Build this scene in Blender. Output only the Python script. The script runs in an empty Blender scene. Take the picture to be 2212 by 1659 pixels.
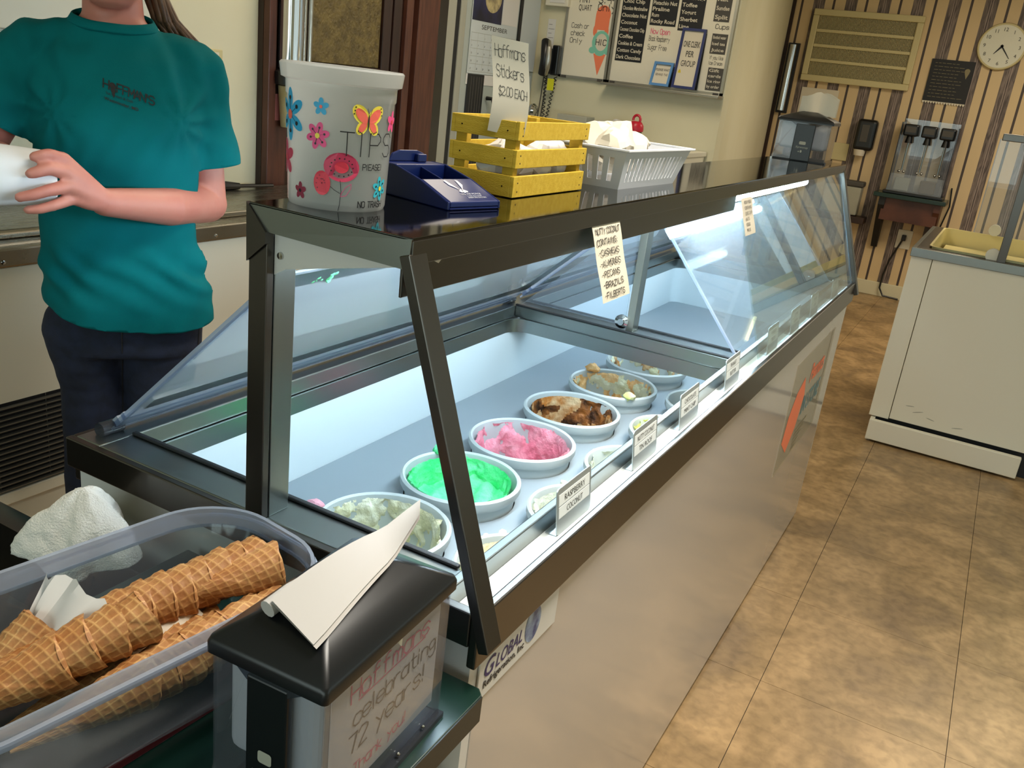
import bpy, bmesh, math, random
from mathutils import Vector as V, Matrix as M, noise
from mathutils.bvhtree import BVHTree
S = bpy.context.scene
C = S.collection
PI = math.pi
rnd = random.Random(7)

# ------------------------------------------------------------------ camera, world, lights, exposure
cd = bpy.data.cameras.new('camera')
cam = bpy.data.objects.new('camera', cd)
C.objects.link(cam)
cam.location = (0.3696, -0.7175, 1.4855)
cam.rotation_euler = (1.2301, -0.1145, 0.5125)
cd.sensor_width = 36.0
cd.lens = 36.0 * 1901.2 / 2212.0
cd.clip_start = 0.02
S.camera = cam

w = bpy.data.worlds.new('sky')
S.world = w
w.use_nodes = True
wn = w.node_tree.nodes['Background']
wn.inputs[0].default_value = (0.82, 0.9, 1.0, 1)
wn.inputs[1].default_value = .9

def area(name, loc, rot, sx, sy, energy, col, spread=None):
    l = bpy.data.lights.new(name, 'AREA')
    l.shape = 'RECTANGLE'
    l.size = sx
    l.size_y = sy
    l.energy = energy
    l.color = col
    if spread: l.spread = spread
    o = bpy.data.objects.new(name, l)
    C.objects.link(o)
    o.location = loc
    o.rotation_euler = rot
    return o

WARM = (1.0, 0.87, 0.66)
# fluorescent troffers in the ceiling
area('ceiling_light_front', (0.45, 0.6, 2.74), (0, 0, 0), 0.5, 1.4, 36, (1.0, 0.93, 0.82), 2.0)
area('ceiling_light_service', (-1.2, 2.4, 2.74), (0, 0, 0), 0.5, 1.6, 30, WARM)
area('ceiling_light_back', (0.9, 5.4, 2.74), (0, 0, 0), 1.6, 1.2, 58, WARM)
# daylight falling in through the shop front windows behind and beside the camera
area('daylight_side', (2.95, 1.6, 1.6), (0, PI / 2, 0), 1.5, 4.0, 7, (1.0, 0.97, 0.9))
area('daylight_front', (0.2, -3.3, 1.6), (PI / 2, 0, 0), 4.0, 1.5, 46, (0.92, 0.97, 1.0))
S.view_settings.view_transform = 'Standard'
S.view_settings.look = 'None'
S.view_settings.gamma = 1.0
S.view_settings.use_curve_mapping = False
S.view_settings.exposure = 0.0
S.cycles.use_denoising = True
S.cycles.max_bounces = 10
S.cycles.transparent_max_bounces = 24
S.cycles.caustics_reflective = False
S.cycles.caustics_refractive = False
S.cycles.sample_clamp_indirect = 6.0

# ------------------------------------------------------------------ materials
def lin(c):
    if isinstance(c, str):
        c = [int(c[i:i + 2], 16) / 255 for i in (0, 2, 4)]
    return tuple(x / 12.92 if x <= .04045 else ((x + .055) / 1.055) ** 2.4 for x in c) + (1.0,)

MATS = {}
def mat(name, col, rough=.5, metal=0., spec=None, emit=None, es=1., col2=None, scale=8., stretch=None,
        bump=0., bscale=None, trans=0., ior=1.45, sss=0., coat=0., mix=.5, rr=None):
    m = bpy.data.materials.new(name)
    MATS[name] = m
    m.use_nodes = True
    nt = m.node_tree
    b = nt.nodes['Principled BSDF']
    b.inputs['Base Color'].default_value = lin(col)
    b.inputs['Roughness'].default_value = rough
    b.inputs['Metallic'].default_value = metal
    if spec is not None: b.inputs['Specular IOR Level'].default_value = spec
    if trans: b.inputs['Transmission Weight'].default_value = trans; b.inputs['IOR'].default_value = ior
    if coat: b.inputs['Coat Weight'].default_value = coat; b.inputs['Coat Roughness'].default_value = .08
    if sss:
        b.inputs['Subsurface Weight'].default_value = sss
        b.inputs['Subsurface Radius'].default_value = (.012, .005, .003)
        b.inputs['Subsurface Scale'].default_value = .6
    if emit is not None:
        b.inputs['Emission Color'].default_value = lin(emit)
        b.inputs['Emission Strength'].default_value = es
    if col2 is not None or bump or rr:
        tc = nt.nodes.new('ShaderNodeTexCoord')
        mp = nt.nodes.new('ShaderNodeMapping')
        nt.links.new(tc.outputs['Object'], mp.inputs[0])
        if stretch: mp.inputs['Scale'].default_value = stretch
        nz = nt.nodes.new('ShaderNodeTexNoise')
        nz.inputs['Scale'].default_value = scale
        nz.inputs['Detail'].default_value = 6
        nt.links.new(mp.outputs[0], nz.inputs['Vector'])
        if col2 is not None:
            cr = nt.nodes.new('ShaderNodeValToRGB')
            cr.color_ramp.elements[0].position = mix - .15
            cr.color_ramp.elements[1].position = mix + .15
            cr.color_ramp.elements[0].color = lin(col)
            cr.color_ramp.elements[1].color = lin(col2)
            nt.links.new(nz.outputs['Fac'], cr.inputs[0])
            nt.links.new(cr.outputs[0], b.inputs['Base Color'])
        if rr:
            mr = nt.nodes.new('ShaderNodeMapRange')
            mr.inputs['From Min'].default_value = .3
            mr.inputs['From Max'].default_value = .7
            mr.inputs['To Min'].default_value = rr[0]
            mr.inputs['To Max'].default_value = rr[1]
            nt.links.new(nz.outputs['Fac'], mr.inputs['Value'])
            nt.links.new(mr.outputs[0], b.inputs['Roughness'])
        if bump:
            n2 = nz
            if bscale:
                n2 = nt.nodes.new('ShaderNodeTexNoise')
                n2.inputs['Scale'].default_value = bscale
                n2.inputs['Detail'].default_value = 4
                nt.links.new(mp.outputs[0], n2.inputs['Vector'])
            bp = nt.nodes.new('ShaderNodeBump')
            bp.inputs['Strength'].default_value = bump
            bp.inputs['Distance'].default_value = .01
            nt.links.new(n2.outputs['Fac'], bp.inputs['Height'])
            nt.links.new(bp.outputs[0], b.inputs['Normal'])
    return m

def sheet_glass(name, tint='ffffff', gloss=1.0, haze=0., hazecol='ffffff', rough=.0, haze_translucent=False):
    """thin clear sheet: what is behind shows through, Fresnel mirror on top, a little surface haze"""
    m = bpy.data.materials.new(name)
    MATS[name] = m
    m.use_nodes = True
    nt = m.node_tree
    nt.nodes.clear()
    out = nt.nodes.new('ShaderNodeOutputMaterial')
    tr = nt.nodes.new('ShaderNodeBsdfTransparent'); tr.inputs[0].default_value = lin(tint)
    gl = nt.nodes.new('ShaderNodeBsdfGlossy'); gl.inputs['Roughness'].default_value = rough
    df = nt.nodes.new('ShaderNodeBsdfTranslucent' if haze_translucent else 'ShaderNodeBsdfDiffuse')
    df.inputs[0].default_value = lin(hazecol)
    m1 = nt.nodes.new('ShaderNodeMixShader'); m1.inputs[0].default_value = haze
    nt.links.new(tr.outputs[0], m1.inputs[1]); nt.links.new(df.outputs[0], m1.inputs[2])
    if haze_translucent:
        d2 = nt.nodes.new('ShaderNodeBsdfDiffuse'); d2.inputs[0].default_value = lin(hazecol)
        mm = nt.nodes.new('ShaderNodeMixShader'); mm.inputs[0].default_value = .5
        nt.links.new(df.outputs[0], mm.inputs[1]); nt.links.new(d2.outputs[0], mm.inputs[2])
        nt.links.new(mm.outputs[0], m1.inputs[2])
    lw_ = nt.nodes.new('ShaderNodeLayerWeight'); lw_.inputs[0].default_value = .5
    p5 = nt.nodes.new('ShaderNodeMath'); p5.operation = 'POWER'; p5.inputs[1].default_value = 5.
    nt.links.new(lw_.outputs['Facing'], p5.inputs[0])
    mu = nt.nodes.new('ShaderNodeMath'); mu.operation = 'MULTIPLY_ADD'; mu.inputs[1].default_value = .92 * gloss; mu.inputs[2].default_value = .04 * gloss; mu.use_clamp = True
    nt.links.new(p5.outputs[0], mu.inputs[0])
    m2 = nt.nodes.new('ShaderNodeMixShader')
    nt.links.new(mu.outputs[0], m2.inputs[0]); nt.links.new(m1.outputs[0], m2.inputs[1]); nt.links.new(gl.outputs[0], m2.inputs[2])
    nt.links.new(m2.outputs[0], out.inputs[0])
    return m

# ------------------------------------------------------------------ geometry helpers
MX = {}
class G:
    """collects shapes into one bmesh"""
    def __init__(s): s.bm = bmesh.new()
    def poly(s, pts, mi=0):
        f = s.bm.faces.new([s.bm.verts.new(p) for p in pts]); f.material_index = mi; return f
    def box(s, a, b, mi=0):
        x0, y0, z0 = a; x1, y1, z1 = b
        v = [s.bm.verts.new(p) for p in ((x0, y0, z0), (x1, y0, z0), (x1, y1, z0), (x0, y1, z0), (x0, y0, z1), (x1, y0, z1), (x1, y1, z1), (x0, y1, z1))]
        for q in ((0, 3, 2, 1), (4, 5, 6, 7), (0, 1, 5, 4), (1, 2, 6, 5), (2, 3, 7, 6), (3, 0, 4, 7)):
            s.bm.faces.new([v[i] for i in q]).material_index = mi
        return s
    def hexa(s, bot, top, mi=0):
        """eight free corners: bottom loop and top loop"""
        n = len(bot)
        a = [s.bm.verts.new(p) for p in bot]; b = [s.bm.verts.new(p) for p in top]
        s.bm.faces.new(a[::-1]).material_index = mi; s.bm.faces.new(b).material_index = mi
        for i in range(n):
            j = (i + 1) % n
            s.bm.faces.new((a[i], a[j], b[j], b[i])).material_index = mi
        return s
    def prism(s, pts, d, mi=0):
        d = V(d)
        return s.hexa([V(p) for p in pts], [V(p) + d for p in pts], mi)
    def rings(s, rr, close=True, cap=True, mi=0):
        """loft through rings (lists of points, equal length)"""
        vs = [[s.bm.verts.new(p) for p in r] for r in rr]
        n = len(vs[0])
        for a, b in zip(vs, vs[1:]):
            for i in range(n if close else n - 1):
                j = (i + 1) % n
                s.bm.faces.new((a[i], a[j], b[j], b[i])).material_index = mi
        if cap:
            s.bm.faces.new(vs[0][::-1]).material_index = mi
            s.bm.faces.new(vs[-1]).material_index = mi
        return s
    def lathe(s, prof, c=(0, 0, 0), n=32, cap=False, mi=0, ax=None, a0=0., a1=2 * PI):
        """profile of (radius, height) about z (or the axis ax) at c"""
        q = V(ax).to_track_quat('Z', 'Y').to_matrix() if ax else M.Identity(3)
        full = abs(a1 - a0 - 2 * PI) < 1e-6
        m = n if full else n + 1
        rr = []
        for r, h in prof:
            rr.append([V(c) + q @ V((max(r, 1e-5) * math.cos(a0 + (a1 - a0) * i / n), max(r, 1e-5) * math.sin(a0 + (a1 - a0) * i / n), h)) for i in range(m)])
        return s.rings(rr, full, cap, mi)
    def cyl(s, p, q, r, r2=None, n=16, mi=0):
        p, q = V(p), V(q)
        return s.lathe([(r, 0), (r if r2 is None else r2, (q - p).length)], p, n, True, mi, tuple(q - p))
    def tube(s, pts, r, n=8, mi=0):
        pts = [V(p) for p in pts]
        rs = r if isinstance(r, (list, tuple)) else [r] * len(pts)
        rr = []
        x = None
        for i, p in enumerate(pts):
            d = (pts[min(i + 1, len(pts) - 1)] - pts[max(i - 1, 0)]).normalized()
            if x is None:
                x = d.cross(V((0, 0, 1)))
                if x.length < .2: x = d.cross(V((1, 0, 0)))
            x = (x - d * x.dot(d)).normalized(); y = x.cross(d)
            rr.append([p + (x * math.cos(2 * PI * k / n) + y * math.sin(2 * PI * k / n)) * rs[i] for k in range(n)])
        return s.rings(rr, True, True, mi)
    def ball(s, c, r, n=12, sc=(1, 1, 1), mi=0):
        k = bmesh.ops.create_uvsphere(s.bm, u_segments=n, v_segments=max(6, n // 2), radius=r)
        vs = set(k['verts'])
        for v in k['verts']: v.co = V(c) + V((v.co.x * sc[0], v.co.y * sc[1], v.co.z * sc[2]))
        for v in vs:
            for f in v.link_faces: f.material_index = mi
        return s
    def each(s, fn):
        for v in s.bm.verts: v.co = fn(v.co)
        return s

def ob(name, g, m, parent=None, smooth=False, bev=0., seg=2, label=None, local=False, kind=None, angle=35):
    bm = g.bm if isinstance(g, G) else g
    if bev:
        bmesh.ops.remove_doubles(bm, verts=bm.verts, dist=1e-6)
        es = [e for e in bm.edges if len(e.link_faces) == 2 and e.calc_face_angle(0) > .45]
        bmesh.ops.bevel(bm, geom=es, offset=bev, segments=seg, profile=.5, affect='EDGES', clamp_overlap=True)
    bmesh.ops.recalc_face_normals(bm, faces=bm.faces)
    mx = MX.get(parent, M.Identity(4)) if parent else M.Identity(4)
    if parent and not local: bm.transform(mx.inverted())
    me = bpy.data.meshes.new(name)
    bm.to_mesh(me); bm.free()
    for x in (m if isinstance(m, (list, tuple)) else [m]):
        me.materials.append(MATS[x] if isinstance(x, str) else x)
    o = bpy.data.objects.new(name, me)
    C.objects.link(o)
    if parent:
        o.parent = parent
        MX[o] = mx
    if smooth:
        for p in me.polygons: p.use_smooth = True
        me.set_sharp_from_angle(angle=math.radians(angle))
    if label: o['label'] = label
    if kind: o['kind'] = kind
    return o

def thing(name, label, cat, loc=(0, 0, 0), rz=0., group=None, mx=None):
    o = bpy.data.objects.new(name, None)
    o.empty_display_size = .05
    C.objects.link(o)
    m = mx if mx is not None else M.Translation(V(loc)) @ M.Rotation(rz, 4, 'Z')
    o.matrix_world = m
    o.location, o.rotation_euler = m.to_translation(), m.to_euler()
    MX[o] = m
    o['label'] = label; o['category'] = cat
    if group: o['group'] = group
    return o

def tag(o, label, cat, group=None):
    o['label'] = label; o['category'] = cat
    if group: o['group'] = group
    return o

def struct(name, g, m, **k):
    o = ob(name, g, m, **k)
    if not o.parent: o['kind'] = 'structure'
    return o

# ------------------------------------------------------------------ lettering
HW = {'A': '022842 1434', 'B': '0208384746350535444332 3202', 'C': '4738180703123243', 'D': '02083847433202', 'E': '48080242 0535', 'F': '480802 0535',
 'G': '473818070312324345 4525', 'H': '0208 4248 0545', 'I': '2228', 'J': '4843321203', 'K': '0208 480542', 'L': '080242', 'M': '0208244842', 'N': '02084248',
 'O': '180703123243473818', 'P': '02083847463505', 'Q': '180703123243473818 2441', 'R': '02083847463505 2542', 'S': '473818070615354443321203', 'T': '0848 2822',
 'U': '080312324348', 'V': '082248', 'W': '0812253248', 'X': '0842 0248', 'Y': '082548 2522', 'Z': '08480242',
 'a': '463616050312324346 4642', 'b': '0802 0516364543321203', 'c': '4536160503123243', 'd': '4842 4536160503123243', 'e': '04444536160503123243',
 'f': '38281712 0636', 'g': '4641301001 4536160504133344', 'h': '0802 0516364542', 'i': '2622 2728', 'k': '0802 360432', 'l': '2822',
 'm': '0602 05162522 25364542', 'n': '0602 0516364542', 'o': '160503123243453616', 'p': '0600 0516364543321203', 'r': '0602 051636', 's': '45361605143443321203',
 't': '28233242 1646', 'u': '0603123243 4642', 'v': '062246', 'w': '0612243246', 'x': '0642 0246', 'y': '0624 4610', 'z': '06460242', 'j': '3631200 1'.replace(' ', ''),
 '0': '180703123243473818', '1': '172822', '2': '07183847460242', '3': '071838474635254443321203', '4': '380444 3832', '5': '480805354443321203',
 '7': '084822', '9': '464838170605153546 4642', '6': '473807031232434435', '8': '253647381807162514031232433425', '$': '473818070615354443321203 2921',
 "'": '2826', '!': '2824 2322', '&': '4217283705031244', '-': '1535', '.': '2223', ',': '2321', ':': '2625 2322'}

def hand(s, h, th, adv=1.3, jit=0., shear=0., seed=1, w=None):
    """hand-lettered strokes; baseline at 0, capital height h; returns flat polygons in x, y and the width"""
    r = random.Random(seed)
    u = h / 6.0
    out = []
    x = 0.
    for ch in s:
        if ch == ' ': x += 3.2 * u; continue
        st = HW.get(ch, '')
        dy = r.uniform(-jit, jit) * h
        wd = {'i': 2.2, 'l': 2.2, 'I': 2.2, "'": 2, '!': 2, '.': 2, ',': 2, ':': 2, 'm': 4.6, 'w': 4.6}.get(ch, 4.0)
        off = -1.2 if wd < 3 else 0
        for k in st.split():
            p = []
            for i in range(0, len(k) - 1, 2):
                px, py = int(k[i]) + off + r.uniform(-.2, .2) * (jit > 0), int(k[i + 1]) - 2 + r.uniform(-.2, .2) * (jit > 0)
                p.append(V((x + px * u * (wd / 4 if wd > 4 else 1) + shear * py * u, py * u + dy)))
            for a, b in zip(p, p[1:]):
                d = b - a
                if d.length < 1e-7: continue
                d.normalize(); n = V((-d.y, d.x)) * th / 2; e = d * th * .35
                out.append([a - e - n, b + e - n, b + e + n, a - e + n])
        x += (wd + adv) * u
    wd = max(x - adv * u, 1e-6)
    if w is not None:
        k = w / wd
        for p in out:
            m = sum((q.x for q in p)) / len(p)
            for q in p: q.x = m * k + (q.x - m) * max(k, .75 * k + .25)
        wd = w
    return out, wd

def printed(s, h, w=None, bold=0., shear=0.):
    """upright type: polygons and width, baseline at 0, capital height h"""
    cu = bpy.data.curves.new('type', 'FONT')
    cu.body = s; cu.size = 1.; cu.offset = bold; cu.shear = shear; cu.resolution_u = 3
    o = bpy.data.objects.new('type', cu)
    me = o.to_mesh()
    vs = [v.co.copy() for v in me.vertices]
    ps = [[V((vs[i].x, vs[i].y)) for i in p.vertices] for p in me.polygons]
    o.to_mesh_clear()
    bpy.data.objects.remove(o); bpy.data.curves.remove(cu)
    if not vs: return [], 0
    x0 = min(v.x for v in vs); x1 = max(v.x for v in vs)
    k = h / .69
    kx = k if w is None else w / max(x1 - x0, 1e-6)
    return [[V(((q.x - x0) * kx, q.y * k)) for q in p] for p in ps], (x1 - x0) * kx

def frame(o, x, y):
    """maps flat (u, v, lift) onto the plane at o spanned by x and y"""
    o, x, y = V(o), V(x).normalized(), V(y)
    y = (y - x * y.dot(x)).normalized()
    n = x.cross(y)
    return lambda u, v, k=0.: o + x * u + y * v + n * k

def put(g, polys, f, dx=0., dy=0., lift=.0004, mi=0, rot=0.):
    c, s = math.cos(rot), math.sin(rot)
    for i, p in enumerate(polys):
        q = [(a.x * c - a.y * s + dx, a.x * s + a.y * c + dy) for a in p]
        try: g.poly([f(u, v, lift + 6e-6 * (i % 40)) for u, v in q], mi)
        except ValueError: pass
    return g

def lines(g, rows, f, mi=0, lift=.0004):
    """rows of (text, kind, height, x, y, align, extra)"""
    for t, k, h, x, y, al, ex in rows:
        ps, wd = hand(t, h, **ex) if k == 'h' else printed(t, h, **ex)
        put(g, ps, f, x - wd * al, y, lift, mi)
    return g

def ell(cx, cy, rx, ry, rot=0., n=16):
    c, s = math.cos(rot), math.sin(rot)
    return [V((cx + rx * math.cos(2 * PI * i / n) * c - ry * math.sin(2 * PI * i / n) * s, cy + rx * math.cos(2 * PI * i / n) * s + ry * math.sin(2 * PI * i / n) * c)) for i in range(n)]

def rect(x0, y0, x1, y1):
    return [V((x0, y0)), V((x1, y0)), V((x1, y1)), V((x0, y1))]

def rrect(x0, y0, x1, y1, r, n=5):
    p = []
    for cx, cy, a in ((x1 - r, y0 + r, -PI / 2), (x1 - r, y1 - r, 0), (x0 + r, y1 - r, PI / 2), (x0 + r, y0 + r, PI)):
        for i in range(n + 1):
            t = a + PI / 2 * i / n
            p.append(V((cx + r * math.cos(t), cy + r * math.sin(t))))
    return p

def crumple(g, amp, sc, seed=0.):
    for v in g.bm.verts:
        v.co += V((noise.noise(v.co * sc + V((seed, 3, 1))), noise.noise(v.co * sc + V((9, seed, 4))), noise.noise(v.co * sc + V((5, 7, seed))))) * amp
    return g

# ------------------------------------------------------------------ the materials of the place
mat('cream_paint', 'd9d3b8', .55, col2='d3ccae', scale=2)
mat('white_paint', 'ded9c8', .45)
mat('ceiling_paint', 'dcd8cc', .8)
mat('black_plastic', '0d0f12', .32)
mat('matte_black', '15161a', .5)
mat('steel', '8f9492', .3, 1.)
mat('steel_dark', '605c58', .3, 1.)
mat('steel_top', '55565a', .07, 1.)
mat('chrome', 'c8c8c8', .1, 1.)
mat('counter_steel', '8d887c', .28, 1., stretch=(40, 1.5, 1), scale=5, rr=(.2, .36))
mat('freezer_white', 'b7b0ab', .16, coat=.4, spec=.5)
mat('freezer_side', 'cfcdc8', .4)
mat('liner_white', 'e6f0f2', .35)
mat('plate_grey', '8d979d', .45)
mat('gasket', '17191c', .6)
mat('wood_dark', '26140e', .4, col2='331c13', stretch=(1, 12, 1), scale=6)
mat('wood_mid', '45241a', .42, col2='5a3324', stretch=(1, 10, 1), scale=6)
mat('amber_glass', '4d4020', .38, col2='6a5a30', scale=30, bump=.5, bscale=70)
mat('grey_metal', 'a2a193', .5)
mat('door_grey', 'a9b0ab', .5)
mat('paper', 'd8cfbd', .7)
mat('napkin', 'b4afaa', .75)
mat('paper_white', 'd8d5d2', .7)
mat('paper_cool', 'c3cacc', .7)
mat('ink', '141316', .6)
mat('ink_soft', '4a4743', .7)
mat('pink_ink', 'e0708a', .6)
mat('teal_cloth', '00686c', .9, col2='006266', scale=9, spec=.15, bump=.06, bscale=500)
mat('denim', '10182a', .85, col2='162038', scale=40, bump=.12, bscale=420)
mat('skin', 'c68272', .5, sss=.12, col2='bf7668', scale=14, mix=.55)
mat('lips', 'a8645e', .45)
mat('hair', '4a3324', .5, col2='6b4a30', stretch=(30, 30, 2), scale=6)
mat('eye_white', 'e8e4de', .3)
mat('shoe', '2b2b2f', .6)
mat('foam', 'eeeef0', .55)
mat('laminate_green', '0d2a22', .3, coat=.3)
mat('laminate_edge', '1c211f', .45)
mat('red_board', '4a1015', .4)
mat('cone', 'bb8448', .62, col2='d8ae72', scale=26, bump=.2, bscale=60)
mat('towel', 'e9e5dc', .95, bump=.5, bscale=420)
mat('navy_plastic', '0b1c52', .34)
mat('crate_yellow', 'c29f22', .7, col2='cfae35', stretch=(6, 30, 30), scale=5, bump=.3, bscale=40)
mat('crate_nail', '2a2410', .6)
mat('basket_white', 'dfe2e8', .4)
mat('red_plastic', 'b8142e', .35)
mat('brown_clear', '5b4a36', .3)
mat('yellow_tag', 'd2cf1e', .6)
mat('green_tray', '3d5048', .5)
mat('beige_metal', 'c9bc8d', .5)
mat('grille', '857b5c', .6)
mat('clock_face', 'd9d6c4', .3, coat=.6)
mat('slate', '16161a', .6)
mat('board_white', 'e6dfcd', .35)
mat('board_black', '111318', .5)
mat('alu', 'b5b2a8', .35, 1.)
mat('orange_print', 'f0805a', .6)
mat('mint_print', '7fc4ae', .6)
mat('navy_print', '1b2a66', .5)
mat('blue_print', '4f86c0', .5)
mat('warm_lit_well', 'e6d79a', .4, emit='ffe9a0', es=0.)  # yellow glow of the warm lamp put into the well colour
mat('tub_plastic', 'c6cecd', .35, trans=0., spec=.4)
mat('tube_light', 'f4fbff', .4, emit='d3eeff', es=95.)
mat('tube_warm', 'fff6e0', .4, emit='ffe2a0', es=9.)
mat('silver_holder', 'b4bcbd', .35, .6)
mat('label_strip', 'e6eae9', .5)
sheet_glass('glass', 'f3fbfa', 1.25, .03)
sheet_glass('acrylic', 'f6f9fd', .9, .1, 'e6f0fa')
sheet_glass('lid_acrylic', 'f2f6fa', .9, .42, 'e6f0fa')
sheet_glass('cover_acrylic', 'f4f8fb', 1.1, .1, 'e6f0fa')
sheet_glass('sticker_film', 'f4f0e6', .5, .4, 'e2d9c4')
sheet_glass('acrylic_edge', 'ccd8ea', 1.0, .45, 'd5e2f6')
sheet_glass('bin_plastic', 'dde4e6', .8, .055, 'c9cdd8', .08)
sheet_glass('clear_plastic', 'eceef2', 1.0, .05, 'b9bcc4', .03)
sheet_glass('bin_rim', 'd5dae6', .9, .34, 'c3cbd8', .12)
sheet_glass('smoke_plastic', '9aa0ab', 1.0, .12, '7d828c', .05)
sheet_glass('bucket_plastic', 'e2e3e2', .7, .62, 'e3e4e3', .2, True)
sheet_glass('window_glass', 'f4fbf6', 1.0, 0.)
# ------------------------------------------------------------------ the room
X0, X1, Y0, Y1, ZC = -2.25, 2.6, -3.0, 7.6, 2.76

def vinyl():
    m = bpy.data.materials.new('vinyl_tile'); MATS['vinyl_tile'] = m
    m.use_nodes = True
    nt = m.node_tree; b = nt.nodes['Principled BSDF']; L = nt.links
    tc = nt.nodes.new('ShaderNodeNewGeometry')
    def nz(scale, det, dist=0.):
        n = nt.nodes.new('ShaderNodeTexNoise'); n.inputs['Scale'].default_value = scale
        n.inputs['Detail'].default_value = det; n.inputs['Distortion'].default_value = dist
        L.new(tc.outputs['Position'], n.inputs['Vector']); return n
    a = nz(3.6, 8, 1.2); c = nz(30, 8, .3)
    cr = nt.nodes.new('ShaderNodeValToRGB')
    e = cr.color_ramp.elements
    e[0].position = .3; e[0].color = lin('8a7152')
    e[1].position = .74; e[1].color = lin('c2a174')
    x = e.new(.46); x.color = lin('9d815a')
    x = e.new(.56); x.color = lin('ae8f66')
    L.new(a.outputs['Fac'], cr.inputs[0])
    cr2 = nt.nodes.new('ShaderNodeValToRGB')
    cr2.color_ramp.elements[0].position = .32; cr2.color_ramp.elements[0].color = (.52, .5, .47, 1)
    cr2.color_ramp.elements[1].position = .6; cr2.color_ramp.elements[1].color = (1, 1, 1, 1)
    L.new(c.outputs['Fac'], cr2.inputs[0])
    mx = nt.nodes.new('ShaderNodeMix'); mx.data_type = 'RGBA'; mx.blend_type = 'MULTIPLY'; mx.inputs[0].default_value = .6
    L.new(cr.outputs[0], mx.inputs['A']); L.new(cr2.outputs[0], mx.inputs['B'])
    L.new(mx.outputs['Result'], b.inputs['Base Color'])
    b.inputs['Roughness'].default_value = .38
vinyl()
mat('tile_joint', '3a2f22', .8)

g = G().box((X0 - .1, Y0 - .1, -.12), (X1 + .1, Y1 + .1, -.004))
floor = struct('floor', g, 'tile_joint')
TX, TY = .4725, .4905
tile = None
for i in range(-5, 6):
    for j in range(-6, 13):
        x0, x1 = max(.1334 + TX * i, X0), min(.1334 + TX * (i + 1), X1)
        y0, y1 = max(1.45 + TY * j, Y0), min(1.45 + TY * (j + 1), Y1)
        if x1 - x0 < .02 or y1 - y0 < .02: continue
        gp = .0009
        g = G().box((x0 + gp, y0 + gp * .7, -.0035), (x1 - gp, y1 - gp * .7, rnd.uniform(-.0002, .0002)))
        ob('floor_tile', g, 'vinyl_tile', floor)

struct('ceiling', G().box((X0 - .1, Y0 - .1, ZC), (X1 + .1, Y1 + .1, ZC + .1)), 'ceiling_paint')
struct('wall_left', G().box((X0 - .1, Y0 - .1, 0), (X0, 4.2, ZC)), 'cream_paint')

# striped wallpaper: broad marbled stripes with pale threads, thin dark stripes between
def wallpaper():
    m = bpy.data.materials.new('striped_wallpaper'); MATS['striped_wallpaper'] = m
    m.use_nodes = True
    nt = m.node_tree; b = nt.nodes['Principled BSDF']; L = nt.links
    gm = nt.nodes.new('ShaderNodeNewGeometry')
    sp = nt.nodes.new('ShaderNodeSeparateXYZ'); L.new(gm.outputs['Position'], sp.inputs[0])
    def mth(op, a, b_=None):
        n = nt.nodes.new('ShaderNodeMath'); n.operation = op
        for k, v in ((0, a), (1, b_)):
            if v is None: continue
            if hasattr(v, 'links'): L.new(v, n.inputs[k])
            else: n.inputs[k].default_value = v
        return n.outputs[0]
    P = .2622
    t = mth('FLOORED_MODULO', mth('ADD', sp.outputs['X'], 1.147 + P / 2), P)   # thick stripe centred at P/2
    def band(c, hw):
        return mth('LESS_THAN', mth('ABSOLUTE', mth('SUBTRACT', t, c)), hw)
    thick = band(P / 2, .047)
    thin = band(P / 2 + .1275 - P * (P / 2 + .1275 > P), .0155)
    th1 = band(P / 2 - .008, .0018); th2 = band(P / 2 + .008, .0018)
    mp = nt.nodes.new('ShaderNodeMapping'); mp.inputs['Scale'].default_value = (34, 1, 5)
    L.new(gm.outputs['Position'], mp.inputs[0])
    nz = nt.nodes.new('ShaderNodeTexNoise'); nz.inputs['Scale'].default_value = 1.6; nz.inputs['Detail'].default_value = 7; nz.inputs['Distortion'].default_value = 1.
    L.new(mp.outputs[0], nz.inputs['Vector'])
    cr = nt.nodes.new('ShaderNodeValToRGB')
    cr.color_ramp.elements[0].position = .35; cr.color_ramp.elements[0].color = lin('4a3f3c')
    cr.color_ramp.elements[1].position = .72; cr.color_ramp.elements[1].color = lin('8a7a72')
    L.new(nz.outputs['Fac'], cr.inputs[0])
    def mix(f, a, c):
        n = nt.nodes.new('ShaderNodeMix'); n.data_type = 'RGBA'
        L.new(f, n.inputs[0])
        for k, v in (('A', a), ('B', c)):
            if hasattr(v, 'links'): L.new(v, n.inputs[k])
            else: n.inputs[k].default_value = v
        return n.outputs['Result']
    c = mix(thick, lin('d3b98f'), cr.outputs[0])
    c = mix(thin, c, lin('463a37'))
    c = mix(mth('MAXIMUM', th1, th2), c, lin('ab9890'))
    L.new(c, b.inputs['Base Color'])
    b.inputs['Roughness'].default_value = .6
wallpaper()

def wall_with_hole(name, axis, at, th, lo, hi, holes, m):
    """wall slab across [lo, hi] with rectangular window openings (a0, a1, z0, z1)"""
    g = G()
    def slab(a0, a1, z0, z1):
        if a1 - a0 < 1e-4 or z1 - z0 < 1e-4: return
        if axis == 'x': g.box((min(at, at + th), a0, z0), (max(at, at + th), a1, z1))
        else: g.box((a0, min(at, at + th), z0), (a1, max(at, at + th), z1))
    c = lo
    for a0, a1, z0, z1 in holes:
        slab(c, a0, 0, ZC); slab(a0, a1, 0, z0); slab(a0, a1, z1, ZC); c = a1
    slab(c, hi, 0, ZC)
    return struct(name, g, m)

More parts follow.
